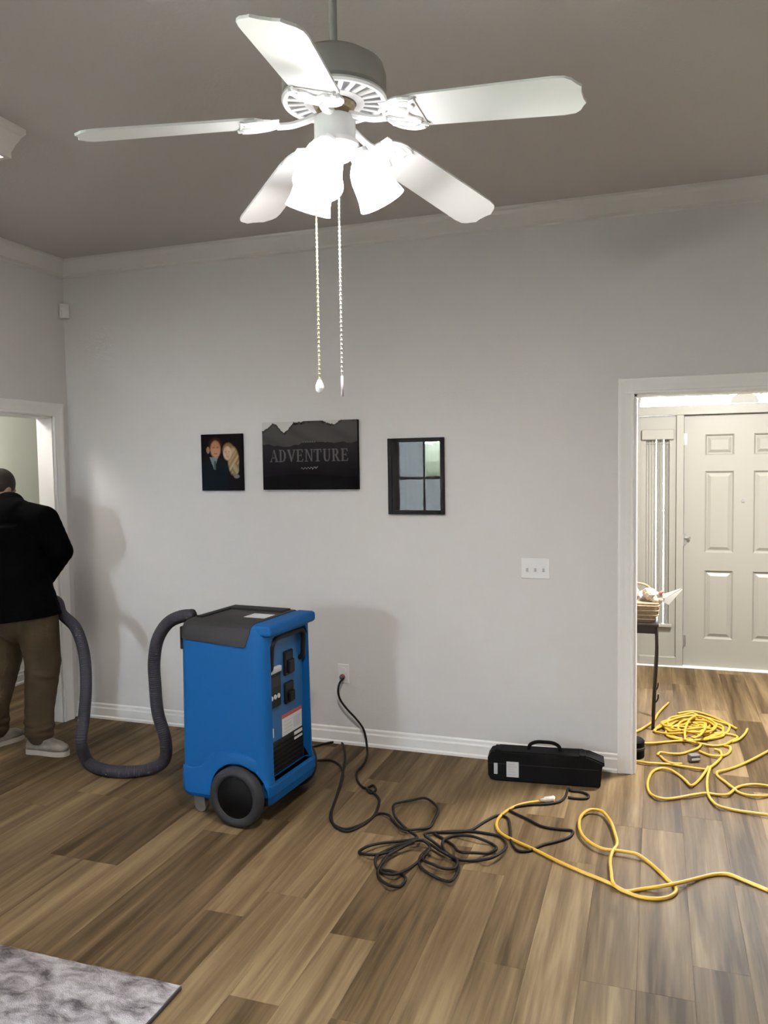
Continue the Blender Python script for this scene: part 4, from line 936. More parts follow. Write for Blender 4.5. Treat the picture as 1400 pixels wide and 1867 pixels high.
# bare body: one continuous mesh
bm = B()
ell(bm, hp(0, 0, 0.012), (0.076, 0.096, 0.104), HR)                 # skull
ell(bm, hp(0, 0.028, -0.055), (0.060, 0.066, 0.070), HR)             # jaw
ell(bm, hp(0, 0.092, -0.095), (0.026, 0.020, 0.020), HR)             # chin
cap(bm, hp(0, 0.092, 0.008), 0.010, hp(0, 0.112, -0.030), 0.016)     # nose
ell(bm, hp(0, 0.088, -0.066), (0.026, 0.012, 0.009), HR)             # mouth
ell(bm, hp(0, 0.084, 0.026), (0.052, 0.016, 0.010), HR)              # brow
for s in (-1, 1): ell(bm, hp(s * 0.078, -0.004, -0.012), (0.011, 0.020, 0.032), HR)
cap(bm, hp(0, -0.022, -0.05), 0.060, (0.095, -0.630, 1.47), 0.066)
cap(bm, (0.125, -0.645, 1.36), 0.15, (0.165, -0.665, 1.02), 0.145, s=(1.1, 0.72, 1))
for a, b_, c in ((SHR, ELR, WRR), (SHL, ELL, WRL)):
    cap(bm, (0.13, -0.64, 1.40), 0.09, a, 0.064); cap(bm, a, 0.060, b_, 0.048); cap(bm, b_, 0.046, c, 0.030)
for a, b_, c in ((HIPR, KNR, ANR), (HIPL, KNL, ANL)):
    cap(bm, (0.17, -0.66, 0.93), 0.12, a, 0.10); cap(bm, a, 0.095, b_, 0.062); cap(bm, b_, 0.058, c, 0.040)
# hands closed round the hose
for wr, cen, sgn in ((WRR, Vector((0.125, -0.415, 0.905)), 1), (WRL, Vector((0.005, -0.405, 0.905)), -1)):
    wv = Vector(wr)
    cap(bm, wv, 0.030, cen + Vector((0, 0.0, 0.045)), 0.034, s=(1.05, 0.8, 1))
    for i, L in enumerate((0.9, 1.0, 0.95, 0.8)):
        off = (i - 1.5) * 0.020
        p0 = cen + Vector((off, 0.020, 0.042)); p1 = cen + Vector((off, 0.045 * L, 0.010)); p2 = cen + Vector((off, 0.040 * L, -0.030)); p3 = cen + Vector((off, 0.005, -0.044 * L))
        cap(bm, p0, 0.0098, p1, 0.0094); cap(bm, p1, 0.0092, p2, 0.0088); cap(bm, p2, 0.0086, p3, 0.008)
    t0 = cen + Vector((-sgn * 0.03, -0.012, 0.045)); t1 = cen + Vector((-sgn * 0.045, -0.038, 0.018)); t2 = cen + Vector((-sgn * 0.03, -0.045, -0.018))
    cap(bm, t0, 0.013, t1, 0.011); cap(bm, t1, 0.011, t2, 0.0095)
remeshed('body', bm, M['skin'], person, 0.0075, 4)
# hair
bm = B()
ell(bm, hp(0, -0.012, 0.026), (0.083, 0.100, 0.102), HR)
ell(bm, hp(0, -0.040, -0.028), (0.074, 0.066, 0.060), HR)
hair = remeshed('hair', bm, M['hair'], person, 0.009, 3)
c = B(); t = Matrix.Translation(hp(0, 0.135, -0.06) - PO) @ HR
box(c, -0.2, 0.2, -0.085, 0.2, -0.2, 0.098, t); box(c, -0.2, 0.2, -0.3, 0.2, -0.3, -0.035, t)
boolean(hair, c)
for s in (-1, 1):
    bm = B(); sphere(bm, hp(s * 0.032, 0.086, 0.008) - PO, 0.0105, seg=10, ring=8); obj('eye', bm, M['label'], person, smooth=True)
# jacket
bm = B()
cap(bm, (0.125, -0.640, 1.365), 0.200, (0.155, -0.665, 1.12), 0.188, s=(1.06, 0.76, 1))
cap(bm, (0.155, -0.665, 1.12), 0.192, (0.192, -0.668, 0.76), 0.258, s=(1.09, 0.82, 1))
cap(bm, (0.22, -0.645, 1.44), 0.100, SHR, 0.098); cap(bm, (0.02, -0.625, 1.44), 0.100, SHL, 0.096)
cap(bm, SHR, 0.098, ELR, 0.074); cap(bm, ELR, 0.074, WRR, 0.054)
cap(bm, SHL, 0.098, ELL, 0.080); cap(bm, ELL, 0.078, WRL, 0.056)
cap(bm, (0.11, -0.640, 1.46), 0.105, (0.085, -0.610, 1.530), 0.082, s=(1.12, 1.0, 0.8))   # collar
cap(bm, (0.05, -0.66, 1.49), 0.065, (0.21, -0.675, 1.485), 0.062)
jk = remeshed('jacket', bm, M['jacket'], person, 0.011, 5)
c = B(); box(c, -1, 1, -1, 1, -1.0, 0.818, Matrix.Rotation(-0.10, 4, 'Y')); boolean(jk, c)
# trousers
bm = B()
cap(bm, (0.17, -0.665, 0.985), 0.178, (0.18, -0.665, 0.86), 0.190, s=(1.10, 0.74, 1))
for a, b_, c, inn in ((HIPR, KNR, ANR, 1), (HIPL, KNL, ANL, -1)):
    a = (a[0] + 0.03 * inn, a[1], a[2] - 0.03)
    cap(bm, a, 0.134, (b_[0] + 0.005 * inn, b_[1], b_[2] + 0.08), 0.108, s=(1, 0.86, 1)); cap(bm, (b_[0] + 0.005 * inn, b_[1], b_[2] + 0.08), 0.108, (c[0], c[1], 0.26), 0.088); cap(bm, (c[0], c[1], 0.26), 0.088, (c[0], c[1], 0.125), 0.080)
    for i in range(3): ell(bm, (c[0] + 0.01 * (i % 2), c[1] - 0.01, 0.12 + 0.045 * i), (0.092, 0.090, 0.020), Matrix.Rotation(0.2 * (i - 1), 4, 'X'))
    ell(bm, (b_[0] + 0.02 * inn, b_[1] - 0.03, b_[2] + 0.03), (0.10, 0.08, 0.025), Matrix.Rotation(0.3, 4, 'Y'))
tr = remeshed('trousers', bm, M['trousers'], person, 0.012, 3)
c = B(); box(c, -1, 1, -1, 1, -1.0, 0.062); box(c, -1, 1, -1, 1, 0.96, 2.0); boolean(tr, c)
# shoes
def shoe(ank, ang):
    ax, ay = ank[0] - PO.x, ank[1] - PO.y
    mt = Matrix.Translation((ax, ay, 0)) @ Matrix.Rotation(ang, 4, 'Z')
    outl = [(-0.085, 0.0), (-0.078, 0.030), (-0.05, 0.038), (0.02, 0.036), (0.09, 0.046), (0.15, 0.044), (0.19, 0.025), (0.202, 0.0), (0.19, -0.028), (0.15, -0.044), (0.09, -0.042), (0.02, -0.034), (-0.05, -0.036), (-0.078, -0.028)]
    P = [(v.x, v.y) for v in spline([(a, b_, 0) for a, b_ in outl], 4, True)]
    bm = B(); prism(bm, P, 0.0, 0.030, 'z', mt); so = obj('shoe_sole', bm, M['sole'], None)
    bm = B(); rings = []
    for z, kx, ky, dx in ((0.028, 0.98, 0.98, 0), (0.055, 0.97, 0.95, -0.002), (0.075, 0.86, 0.85, -0.016), (0.095, 0.62, 0.78, -0.050), (0.115, 0.44, 0.80, -0.062)):
        rings.append([bm.verts.new(mt @ Vector((x * kx + dx * (1 if x > 0 else 0.25), y * ky, z))) for x, y in P])
    n = len(P)
    for a, b_ in zip(rings[:-1], rings[1:]):
        for j in range(n): bm.faces.new((a[j], a[(j + 1) % n], b_[(j + 1) % n], b_[j]))
    bm.faces.new(rings[0][::-1]); bm.faces.new(rings[-1])
    s = obj('shoe', bm, M['shoe'], person, smooth=True); so.parent = s
    for i in range(4):
        b1 = B(); cyl(b1, mt @ Vector((0.02 + i * 0.022, -0.022, 0.098 - i * 0.007)), mt @ Vector((0.03 + i * 0.022, 0.022, 0.098 - i * 0.007)), 0.0035, 6); obj('lace', b1, M['sole'], s)
shoe((0.315, -0.690), 0.10)
shoe((-0.045, -0.680), 1.35)

# ------------------------------------------------------------------ pictures on the back wall
def print_canvas(name, w, h, nx, ny, fn, depth, parent):
    me = bpy.data.meshes.new(name)
    vs = [(-w / 2 + w * i / nx, -depth, h * j / ny) for j in range(ny + 1) for i in range(nx + 1)]
    fs = [(j * (nx + 1) + i, j * (nx + 1) + i + 1, (j + 1) * (nx + 1) + i + 1, (j + 1) * (nx + 1) + i) for j in range(ny) for i in range(nx)]
    cols = [fn((i + 0.5) / nx, (j + 0.5) / ny) for j in range(ny) for i in range(nx)]
    nv = len(vs)
    # wrapped sides and back
    vs += [(-w / 2, 0, 0), (w / 2, 0, 0), (w / 2, 0, h), (-w / 2, 0, h), (-w / 2, -depth, 0), (w / 2, -depth, 0), (w / 2, -depth, h), (-w / 2, -depth, h)]
    for a, b_ in ((0, 1), (1, 2), (2, 3), (3, 0)):
        fs.append((nv + a, nv + b_, nv + 4 + b_, nv + 4 + a))
    cols += [fn(0.5, 0.01), fn(0.99, 0.3), fn(0.5, 0.99), fn(0.01, 0.3)]
    fs.append((nv + 3, nv + 2, nv + 1, nv)); cols.append((0.02, 0.02, 0.02))
    me.from_pydata(vs, [], fs); me.update()
    ca = me.color_attributes.new('print', 'FLOAT_COLOR', 'CORNER')
    for p, c in zip(me.polygons, cols):
        for li in p.loop_indices: ca.data[li].color = (*c, 1)
    me.materials.append(M['print'])
    o = bpy.data.objects.new(name, me); COL.objects.link(o); o.parent = parent
    return o
def mixc(a, b_, t): return tuple(x + (y - x) * t for x, y in zip(a, b_))
def sst(e0, e1, x):
    t = min(1, max(0, (x - e0) / (e1 - e0))); return t * t * (3 - 2 * t)
def noise1(x, seed):
    i = math.floor(x); f = x - i
    h = lambda n: (math.sin(n * 127.1 + seed * 311.7) * 43758.5453) % 1
    return h(i) + (h(i + 1) - h(i)) * (f * f * (3 - 2 * f))

def couple(u, v):
    return tuple(k * 0.72 for k in couple_full(u, v))
def couple_full(u, v):
    c = (0.008, 0.006, 0.007)
    def a(cx, cy, rx, ry, s=0.35): return sst(1 + s, 1 - s, ((u - cx) / rx) ** 2 + ((v - cy) / ry) ** 2)
    n = noise1(u * 23 + v * 17, 3); n2 = noise1(u * 31 - v * 27, 8)
    if v < 0.58 - 1.1 * max(0, abs(u - 0.33) - 0.10) ** 1.4 and u < 0.66: c = (0.006, 0.010, 0.014)
    if v < 0.60 and v > 0.37 + abs(u - 0.31) * 2.1: c = (0.20, 0.24, 0.27)
    if abs(u - 0.335) < 0.030 and 0.37 < v < 0.52: c = (0.06, 0.10, 0.07)
    c = mixc(c, (0.040, 0.016, 0.007), a(0.35, 0.82, 0.16, 0.12))
    c = mixc(c, (0.40, 0.25, 0.13), 0.8 * a(0.17, 0.72, 0.042, 0.06))
    c = mixc(c, mixc((0.42, 0.17, 0.09), (0.60, 0.31, 0.18), 0.6 * sst(0.85, 0.60, v) + 0.4 * n), a(0.355, 0.735, 0.125, 0.15))
    c = mixc(c, (0.16, 0.06, 0.035), 0.55 * max(a(0.31, 0.765, 0.035, 0.016), a(0.41, 0.765, 0.035, 0.016), a(0.36, 0.655, 0.05, 0.014)))
    c = mixc(c, (0.30, 0.16, 0.065), a(0.67, 0.71, 0.14, 0.13))
    c = mixc(c, mixc((0.20, 0.12, 0.05), (0.62, 0.47, 0.27), n2), a(0.79, 0.52, 0.13, 0.24))
    c = mixc(c, mixc((0.72, 0.54, 0.40), (0.52, 0.32, 0.21), n * 0.7), a(0.645, 0.66, 0.10, 0.12))
    c = mixc(c, (0.26, 0.13, 0.09), 0.5 * max(a(0.60, 0.685, 0.025, 0.014), a(0.69, 0.685, 0.025, 0.014), a(0.65, 0.60, 0.04, 0.012)))
    c = mixc(c, mixc((0.10, 0.07, 0.03), (0.45, 0.36, 0.20), n), a(0.84, 0.38, 0.08, 0.10))
    c = mixc(c, (0.24, 0.21, 0.20), a(0.86, 0.25, 0.07, 0.035))
    return c
def adventure(u, v):
    def ridge(base, amp, f, s): return base + amp * (noise1(u * f, s) - 0.5) + amp * 0.45 * (noise1(u * f * 2.7, s + 1) - 0.5) + amp * 0.2 * (noise1(u * f * 9, s + 2) - 0.5)
    r0 = 0.865 + 0.10 * sst(0.0, 0.13, u) - 0.13 * sst(0.14, 0.23, u) + 0.14 * sst(0.23, 0.36, u) + 0.03 * sst(0.42, 0.52, u) - 0.07 * sst(0.58, 0.74, u) + 0.10 * sst(0.76, 0.89, u) - 0.03 * sst(0.90, 0.96, u) + 0.02 * (noise1(u * 70, 5) - 0.5)
    if v > r0 + 0.012: return (0.50, 0.485, 0.47)
    if v > r0 - 0.025: return mixc((0.014, 0.012, 0.012), (0.055, 0.05, 0.049), noise1(u * 40, 2))
    if v > ridge(0.66, 0.09, 4, 1): return mixc((0.046, 0.041, 0.041), (0.066, 0.060, 0.057), noise1(u * 7 + v * 9, 4))
    if v > ridge(0.30, 0.07, 3, 4): return mixc((0.009, 0.0075, 0.0085), (0.020, 0.016, 0.018), sst(0.3, 0.65, v))
    if v > ridge(0.22, 0.06, 3, 9): return (0.0075, 0.006, 0.0075)
    return (0.0035, 0.003, 0.0035)
LT = {
 'A': [[(0, 0), (.16, 0), (.45, 1), (.55, 1), (.38, .62), (.30, .36)], [(.45, 1), (.58, 1), (1.0, 0), (.74, 0)], [(.24, .30), (.70, .30), (.67, .38), (.27, .38)], [(-.06, 0), (.26, 0), (.26, .06), (-.06, .06)], [(.62, 0), (1.06, 0), (1.06, .06), (.62, .06)]],
 'D': [[(.12, 0), (.34, 0), (.34, 1), (.12, 1)], [(0, 0), (.5, 0), (.5, .06), (0, .06)], [(0, .94), (.5, .94), (.5, 1), (0, 1)], [(.5, 0), (.74, .10), (.9, .30), (.9, .7), (.74, .9), (.5, 1), (.5, .92), (.62, .82), (.68, .65), (.68, .35), (.62, .18), (.5, .08)]],
 'V': [[(.0, 1), (.26, 1), (.60, .25), (.55, 0), (.45, 0)], [(.84, 1), (1.0, 1), (.55, 0), (.50, .1)], [(-.06, .94), (.36, .94), (.36, 1), (-.06, 1)], [(.70, .94), (1.06, .94), (1.06, 1), (.70, 1)]],
 'E': [[(.12, 0), (.34, 0), (.34, 1), (.12, 1)], [(0, 0), (.84, 0), (.9, .24), (.82, .24), (.72, .07), (0, .07)], [(0, .93), (.70, .93), (.76, .76), (.84, .76), (.82, 1), (0, 1)], [(.34, .48), (.66, .48), (.66, .55), (.34, .55)], [(.62, .38), (.68, .38), (.68, .66), (.62, .66)]],
 'N': [[(.10, 0), (.22, 0), (.22, 1), (.10, 1)], [(.10, 1), (.30, 1), (.92, 0), (.78, 0)], [(.80, 0), (.92, 0), (.92, 1), (.80, 1)], [(-.04, 0), (.36, 0), (.36, .06), (-.04, .06)], [(-.04, .94), (.22, .94), (.22, 1), (-.04, 1)], [(.66, .94), (1.04, .94), (1.04, 1), (.66, 1)]],
 'T': [[(.36, 0), (.60, 0), (.60, 1), (.36, 1)], [(.0, .92), (.96, .92), (.96, 1), (.0, 1)], [(.0, .72), (.07, .72), (.12, .94), (0, .94)], [(.96, .72), (.89, .72), (.84, .94), (.96, .94)], [(.20, 0), (.76, 0), (.76, .06), (.20, .06)]],
 'U': [[(.12, 1), (.34, 1), (.34, .30), (.42, .12), (.55, .07), (.55, 0), (.38, 0), (.2, .08), (.12, .28)], [(.78, 1), (.88, 1), (.88, .28), (.78, .08), (.62, 0), (.5, 0), (.5, .07), (.66, .10), (.78, .30)], [(0, .94), (.46, .94), (.46, 1), (0, 1)], [(.64, .94), (1.0, .94), (1.0, 1), (.64, 1)]],
 'R': [[(.12, 0), (.34, 0), (.34, 1), (.12, 1)], [(0, 0), (.46, 0), (.46, .06), (0, .06)], [(0, .94), (.5, .94), (.5, 1), (0, 1)], [(.34, .46), (.56, .46), (.74, .54), (.82, .70), (.78, .88), (.66, .97), (.5, 1), (.5, .93), (.58, .86), (.61, .72), (.56, .58), (.46, .53), (.34, .53)], [(.42, .48), (.62, .48), (.98, 0), (.72, 0)], [(.66, 0), (1.04, 0), (1.04, .06), (.66, .06)]],
}
def lettering(name, text, x0, x1, z0, z1, y, m, parent, skew=0.0):
    bm = B(); n = len(text); cw = (x1 - x0) / n
    for i, ch in enumerate(text):
        for k, poly in enumerate(LT[ch]):
            yy = y - 0.00002 * k
            prism(bm, [(x0 + (i + 0.06 + 0.88 * a) * cw, z0 + b_ * (z1 - z0)) for a, b_ in poly], yy - 0.0006, yy, 'y')
    return obj(name, bm, m, parent)
def picture(name, x0, x1, z0, z1, lab):
    e = empty(name, ((x0 + x1) / 2, -0.001, z0)); tag(e, lab, 'picture'); return e, x1 - x0, z1 - z0
e1, w, h = picture('photo_canvas', 1.061, 1.355, 1.576, 1.937, 'small dark canvas photo of a couple, leftmost picture on the back wall')
print_canvas('canvas', w, h, 64, 84, couple, 0.025, e1)
e2, w, h = picture('mountain_canvas', 1.503, 2.138, 1.580, 2.000, 'wide grey mountain canvas reading ADVENTURE between two smaller pictures')
cv = print_canvas('canvas', w, h, 180, 120, adventure, 0.030, e2)
lettering('main_lettering', 'ADVENTURE', -0.268, 0.265, 0.172, 0.248, -0.0302, M['lettering'], cv)
bm = B()
for i in range(6): box(bm, -0.042 + i * 0.015, -0.042 + i * 0.015 + 0.010, -0.0307, -0.0301, 0.288, 0.297)
obj('upper_line', bm, M['lettering'], cv)
bm = B()
sw = [(-0.055 + 0.0045 * i, -0.0303, 0.130 + 0.006 * math.sin(i * 1.35) + 0.0002 * i) for i in range(26)]
tube(bm, sw, 0.0014, 5); tube(bm, [(0.02, -0.0303, 0.124), (0.035, -0.0303, 0.140), (0.045, -0.0303, 0.134), (0.058, -0.0303, 0.142)], 0.0016, 5)
obj('script_line', bm, M['letterlight'], cv)
e3, w, h = picture('framed_picture', 2.324, 2.669, 1.430, 1.880, 'black framed glass picture with window reflections, rightmost on the back wall')
bm = B(); F_ = 0.024
for a, b_, c, d in ((-w / 2, -w / 2 + F_, 0, h), (w / 2 - F_, w / 2, 0, h), (-w / 2 + F_, w / 2 - F_, 0, F_), (-w / 2 + F_, w / 2 - F_, h - F_, h)):
    rbox(bm, a, b_, -0.024, 0, c, d, 0.003)
obj('frame', bm, M['frameblack'], e3)
def dimprint(u, v):
    return mixc((0.006, 0.0055, 0.0065), (0.014, 0.0125, 0.014), noise1(u * 6 + v * 3, 6))
pr = print_canvas('picture_print', w - 2 * F_, h - 2 * F_, 20, 26, dimprint, 0.008, e3); pr.location = (0, 0, F_)
bm = B(); box(bm, -w / 2 + F_, w / 2 - F_, -0.0145, -0.0125, F_, h - F_); obj('glass', bm, M['picglass'], e3)

# ------------------------------------------------------------------ switch plate, outlet, motion sensor
sp = empty('switch_plate', (3.190, 0, 1.126)); tag(sp, 'white triple light switch plate on the back wall', 'light switch')
bm = B(); rbox(bm, -0.080, 0.080, -0.006, 0, -0.057, 0.057, 0.003); obj('plate', bm, M['switch'], sp)
for i in (-1, 0, 1):
    bm = B(); rbox(bm, i * 0.046 - 0.009, i * 0.046 + 0.009, -0.008, -0.004, -0.020, 0.020, 0.001); tg = obj('toggle_slot', bm, M['switch'], sp)
    bm = B(); rbox(bm, i * 0.046 - 0.005, i * 0.046 + 0.005, -0.020, -0.006, -0.016, 0.002, 0.002); obj('toggle', bm, M['labelgrey'], tg)
ol = empty('wall_outlet', (2.010, 0, 0.440)); tag(ol, 'white wall outlet with black cord plugged in', 'outlet')
bm = B(); rbox(bm, -0.037, 0.037, -0.006, 0, -0.060, 0.060, 0.003); obj('cover_plate', bm, M['switch'], ol)
for z in (-0.022, 0.022):
    bm = B(); lathe(bm, [(0, 0.003), (0.0165, 0.003), (0.017, 0), (0, 0)], 20, Matrix.Translation((0, -0.006, z)) @ Matrix.Rotation(PI / 2, 4, 'X')); obj('socket_face', bm, M['switch'], ol)
ms = empty('motion_sensor', (0.022, -0.022, 2.80), PI / 4 + PI); tag(ms, 'small white motion sensor high in the room corner', 'sensor')
bm = B(); rbox(bm, -0.030, 0.030, -0.012, 0.026, -0.048, 0.048, 0.006, 3); obj('sensor_case', bm, M['crown'], ms)
bm = B(); prism(bm, [(-0.024, 0.026), (0.024, 0.026), (0.016, 0.034), (-0.016, 0.034)], -0.040, 0.005, 'z'); obj('sensor_lens', bm, M['wall'], ms)

# ------------------------------------------------------------------ cords
def cord(name, pts, r, m, lab, sub=6, n=7):
    bm = B(); tube(bm, spline(pts, sub), r, n)
    root = empty(name, (pts[0][0], pts[0][1], 0))
    bmesh.ops.translate(bm, verts=bm.verts, vec=(-pts[0][0], -pts[0][1], 0))
    obj('cord_jacket', bm, m, root, smooth=True); tag(root, lab, 'cord')
    return root
c1 = cord('power_cord', CORD_PLUG, 0.0066, M['cordblack'], 'black power cord running from the wall outlet to the dehumidifier')
org = Vector((CORD_PLUG[0][0], CORD_PLUG[0][1], 0))
bm = B(); lathe(bm, [(0, -0.004), (0.014, -0.004), (0.016, 0.004), (0.015, 0.022), (0.009, 0.034), (0, 0.036)], 16, Matrix.Translation(Vector((2.008, -0.010, 0.424)) - org) @ Matrix.Rotation(PI / 2, 4, 'X')); pg = obj('plug', bm, M['cordgrey'], c1, smooth=True)
bm = B(); lathe(bm, [(0.0162, 0.004), (0.0166, 0.006), (0.0164, 0.016), (0.0160, 0.018)], 16, Matrix.Translation(Vector((2.008, -0.010, 0.424)) - org) @ Matrix.Rotation(PI / 2, 4, 'X')); obj('plug_red_ring', bm, M['labelred'], pg, smooth=True)
c2 = cord('coiled_cord', CORD_COIL, 0.0066, M['cordblack'], 'long black extension cord lying in tangled loops beside the dehumidifier')
c3 = cord('extension_cord', CORD_YELLOW, 0.0078, M['yellow'], 'yellow extension cord with a big loop on the living room floor')
y0 = Vector(CORD_YELLOW[0]); org = Vector((y0.x, y0.y, 0)); dirv = (Vector(CORD_YELLOW[0]) - Vector(CORD_YELLOW[2])); dirv.z = 0; dirv.normalize()
mt = Matrix.Translation((0, 0, 0.017)) @ Vector((0, 0, 1)).rotation_difference(dirv).to_matrix().to_4x4()
bm = B(); lathe(bm, [(0, -0.055), (0.008, -0.055), (0.010, -0.035), (0.0155, -0.028), (0.0165, 0.012), (0.014, 0.016), (0, 0.016)], 16, mt); cn = obj('cord_connector', bm, M['connector'], c3, smooth=True)
for dz in (-0.008, 0.008):
    bm = B(); sphere(bm, mt @ Vector((dz * 0.8, dz, 0.014)), 0.0095, seg=10, ring=8); obj('pilot_light', bm, M['redglow'], cn, smooth=True)
# heaped yellow cord in the entry
pile = empty('extension_cord', (3.95, 0.6, 0)); tag(pile, 'heap of tangled yellow extension cord on the entry hall floor', 'cord')
bm = B()
for s in YELLOW_PILE: tube(bm, spline([(a - 3.95, b_ - 0.6, c) for a, b_, c in s], 6), 0.0074, 7)
obj('cord_jacket', bm, M['yellow'], pile, smooth=True)
bm = B(); rbox(bm, -0.030, 0.030, -0.022, 0.022, 0.004, 0.044, 0.006, 2, Matrix.Translation((4.046 - 3.95, 0.28 - 0.6, 0)) @ Matrix.Rotation(0.5, 4, 'Z')); tp = obj('triple_tap', bm, M['cordgrey'], pile); tp['label'] = 'grey triple tap end of the cord'
bm = B(); rbox(bm, -0.026, 0.026, -0.0235, -0.0215, 0.014, 0.026, 0.0008, 1, Matrix.Translation((4.046 - 3.95, 0.28 - 0.6, 0)) @ Matrix.Rotation(0.5, 4, 'Z')); obj('tap_face', bm, M['label'], tp)
# dark cord reel at the jamb
reel = empty('cord_winder', (3.718, 0.275, 0)); tag(reel, 'small black drum half hidden behind the entry opening jamb', 'cord winder')
bm = B(); lathe(bm, [(0, 0.0), (0.055, 0.0), (0.060, 0.006), (0.060, 0.095), (0.052, 0.105), (0.035, 0.110), (0, 0.110)], 24); obj('winder_drum', bm, M['caseblack'], reel, smooth=False)
bm = B(); lathe(bm, [(0.060, 0.045), (0.064, 0.05), (0.064, 0.06), (0.060, 0.065)], 24); obj('winder_band', bm, M['charcoal'], reel)

# ------------------------------------------------------------------ black tool case by the baseboard
cs = empty('tool_case', (3.268, -0.235, 0), 0.10); tag(cs, 'long black hard case with top handle lying against the baseboard', 'case')
bm = B(); poly = [(-0.300, 0.030), (-0.285, 0.006), (-0.26, 0.0), (0.285, 0.0), (0.292, 0.01), (0.292, 0.112), (0.312, 0.118), (0.312, 0.135), (0.24, 0.162), (0.20, 0.166), (-0.24, 0.166), (-0.285, 0.152), (-0.302, 0.125)]
prism(bm, poly, -0.060, 0.060, 'y')
bmesh.ops.bevel(bm, geom=[e for e in bm.edges if abs(e.verts[0].co.y - e.verts[1].co.y) < 1e-6], offset=0.008, segments=2, affect='EDGES')
obj('case_shell', bm, M['caseblack'], cs)
bm = B(); tube(bm, spline([(-0.085, 0, 0.160), (-0.078, 0, 0.190), (-0.050, 0, 0.207), (0.0, 0, 0.211), (0.050, 0, 0.207), (0.078, 0, 0.190), (0.085, 0, 0.160)], 5), 0.0095, 10); obj('carry_handle', bm, M['caseblack'], cs, smooth=True)
for x in (-0.245, 0.20):
    bm = B(); rbox(bm, x - 0.018, x + 0.018, -0.066, 0.02, 0.140, 0.176, 0.004); obj('latch', bm, M['caseblack'], cs)
bm = B(); box(bm, -0.200, -0.135, -0.0615, -0.0600, 0.028, 0.112); lb = obj('case_label', bm, M['label'], cs); lb['label'] = 'white paper label'
bm = B()
for i in range(5): box(bm, -0.194, -0.146 - 0.008 * (i % 3), -0.0619, -0.0615, 0.040 + i * 0.014, 0.044 + i * 0.014)
obj('label_print', bm, M['labelgrey'], lb)
bm = B(); rbox(bm, -0.268, -0.248, -0.0622, -0.0600, 0.040, 0.100, 0.002); obj('name_badge', bm, M['labelgrey'], cs)
bm = B(); box(bm, -0.29, 0.285, -0.0606, 0.0606, 0.096, 0.0985); obj('lid_seam', bm, M['charcoal'], cs)

# ------------------------------------------------------------------ rug
rg = empty('area_rug', (1.28, -3.26, 0)); tag(rg, 'distressed grey area rug in the bottom left corner', 'rug')
bm = B(); nx, ny = 90, 80; RX, RY = 1.075, 0.915
rn = random.Random(5)
g = [[bm.verts.new((-RX + 2 * RX * i / nx, -RY + 2 * RY * j / ny, 0.014 + rn.uniform(-0.0012, 0.0012))) for i in range(nx + 1)] for j in range(ny + 1)]
for j in range(ny):
    for i in range(nx): bm.faces.new((g[j][i], g[j][i + 1], g[j + 1][i + 1], g[j + 1][i]))
obj('rug_pile', bm, M['rug'], rg)
bm = B(); box(bm, -RX, RX, -RY, RY, 0.0008, 0.012); obj('rug_backing', bm, M['rugedge'], rg)
for s in (-1, 1):
    bm = B(); rbox(bm, s * RX - 0.004, s * RX + 0.004, -RY, RY, 0.0008, 0.0145, 0.003); obj('rug_binding', bm, M['rugedge'], rg)

# ------------------------------------------------------------------ entry table, basket and papers
tb = empty('side_table', (3.60, 0.93, 0)); tag(tb, 'small dark metal side table partly behind the entry wall', 'table')
bm = B(); rbox(bm, -0.30, 0.255, -0.17, 0.17, 0.672, 0.690, 0.004); obj('table_top', bm, M['tablemetal'], tb)
bm = B(); wall_x(bm, -0.15, 0.15, -0.27, 0.235, 0.625, 0.672, []); obj('apron', bm, M['tablemetal'], tb)
for sx in (-1, 1):
    for sy in (-1, 1):
        xx = 0.24 if sx > 0 else -0.275
        bm = B(); tube(bm, spline([(xx, sy * 0.135, 0.67), (xx + 0.004, sy * 0.137, 0.50), (xx - 0.008, sy * 0.139, 0.25), (xx - 0.018 , sy * 0.140, 0.0)], 5), 0.011, 10); lg = obj('leg', bm, M['tablemetal'], tb, smooth=True)
        bm = B(); tube(bm, spline([(xx - 0.010, sy * 0.139, 0.17), (xx + 0.010, sy * 0.142, 0.20), (xx + 0.014, sy * 0.143, 0.235)], 4), 0.005, 8); obj('leg_spur', bm, M['tablemetal'], lg, smooth=True)
bk = empty('basket', (3.665, 0.93, 0.690)); tag(bk, 'tan woven basket with handle on the entry table', 'basket')
bm = B(); loft(bm, [(0.0, 0.155, 0.115, 0.03, 0), (0.05, 0.178, 0.130, 0.03, 0), (0.125, 0.190, 0.140, 0.03, 0)]); obj('basket_body', bm, M['basket'], bk)
for z in (0.02, 0.05, 0.08, 0.11):
    h_ = 0.155 + 0.035 * min(1, z / 0.05) * 0.7 + 0.012 * z / 0.125; v_ = h_ - 0.045
    bm = B(); tube(bm, [(x, y, z) for x, y in rr_ring(h_ + 0.002, v_ + 0.002, 0.03, 4)], 0.005, 6, closed=True); obj('weave_band', bm, M['basket'], bk, smooth=True)
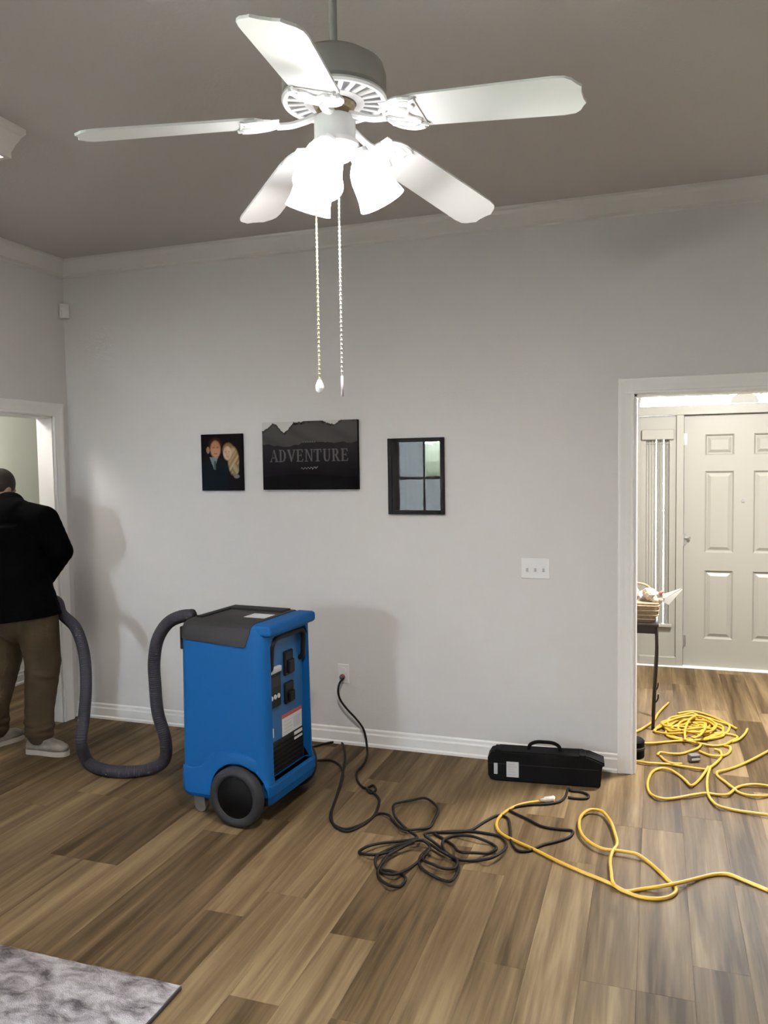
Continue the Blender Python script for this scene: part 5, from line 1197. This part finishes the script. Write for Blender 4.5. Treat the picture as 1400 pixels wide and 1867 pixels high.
bm = B(); tube(bm, spline([(-0.16, 0, 0.10), (-0.145, 0, 0.19), (-0.10, 0, 0.228), (0.0, 0, 0.235), (0.10, 0, 0.228), (0.145, 0, 0.190), (0.16, 0, 0.10)], 5), 0.008, 8); obj('basket_handle', bm, M['basket'], bk, smooth=True)
rn = random.Random(9)
ts = empty('crumpled_tissue', (3.665, 0.93, 0.815)); tag(ts, 'crumpled cream tissue filling the tan basket', 'tissue')
for i in range(6):
    bm = B(); t = bmesh.new(); bmesh.ops.create_icosphere(t, subdivisions=2, radius=1)
    for v in t.verts: v.co *= rn.uniform(0.75, 1.15)
    bmesh.ops.transform(t, matrix=Matrix.Translation((-0.13 + i * 0.052, rn.uniform(-0.06, 0.02), 0.018 + 0.03 * (i % 2))) @ Matrix.Diagonal((0.045, 0.045, 0.04, 1)), verts=t.verts); merge(bm, t)
    obj('tissue_fold', bm, M['tissue'] if i % 2 else M['paper'], ts)
fl = empty('dried_flower', (3.845, 0.86, 0.835)); tag(fl, 'pale flower with a pink petal at the basket rim', 'flower')
for i in range(7):
    a = i * 0.9; bm = B(); sphere(bm, (0.022 * math.cos(a), 0.01 * math.sin(a), 0.018 * math.sin(a) + 0.01), 0.026, (1, 0.6, 0.8), 10, 7); obj('petal', bm, M['tissue'], fl, smooth=True)
bm = B(); sphere(bm, (0.025, -0.012, 0.046), 0.016, (1.3, 0.7, 0.7), 10, 7, Matrix.Rotation(-0.5, 4, 'Y')); obj('pink_petal', bm, M['pinkpetal'], fl, smooth=True)
pp = empty('folded_paper', (3.87, 0.865, 0.83)); tag(pp, 'white folded paper sticking out of the basket', 'paper')
bm = B(); prism(bm, [(0.0, -0.005), (0.125, 0.078), (0.128, 0.074), (0.045, -0.030)], -0.004, -0.0025, 'y'); prism(bm, [(0.0, -0.005), (0.125, 0.078), (0.06, 0.055), (-0.02, 0.03)], 0.0, 0.0012, 'y', Matrix.Rotation(0.2, 4, 'Z')); obj('paper_sheet', bm, M['paper'], pp)
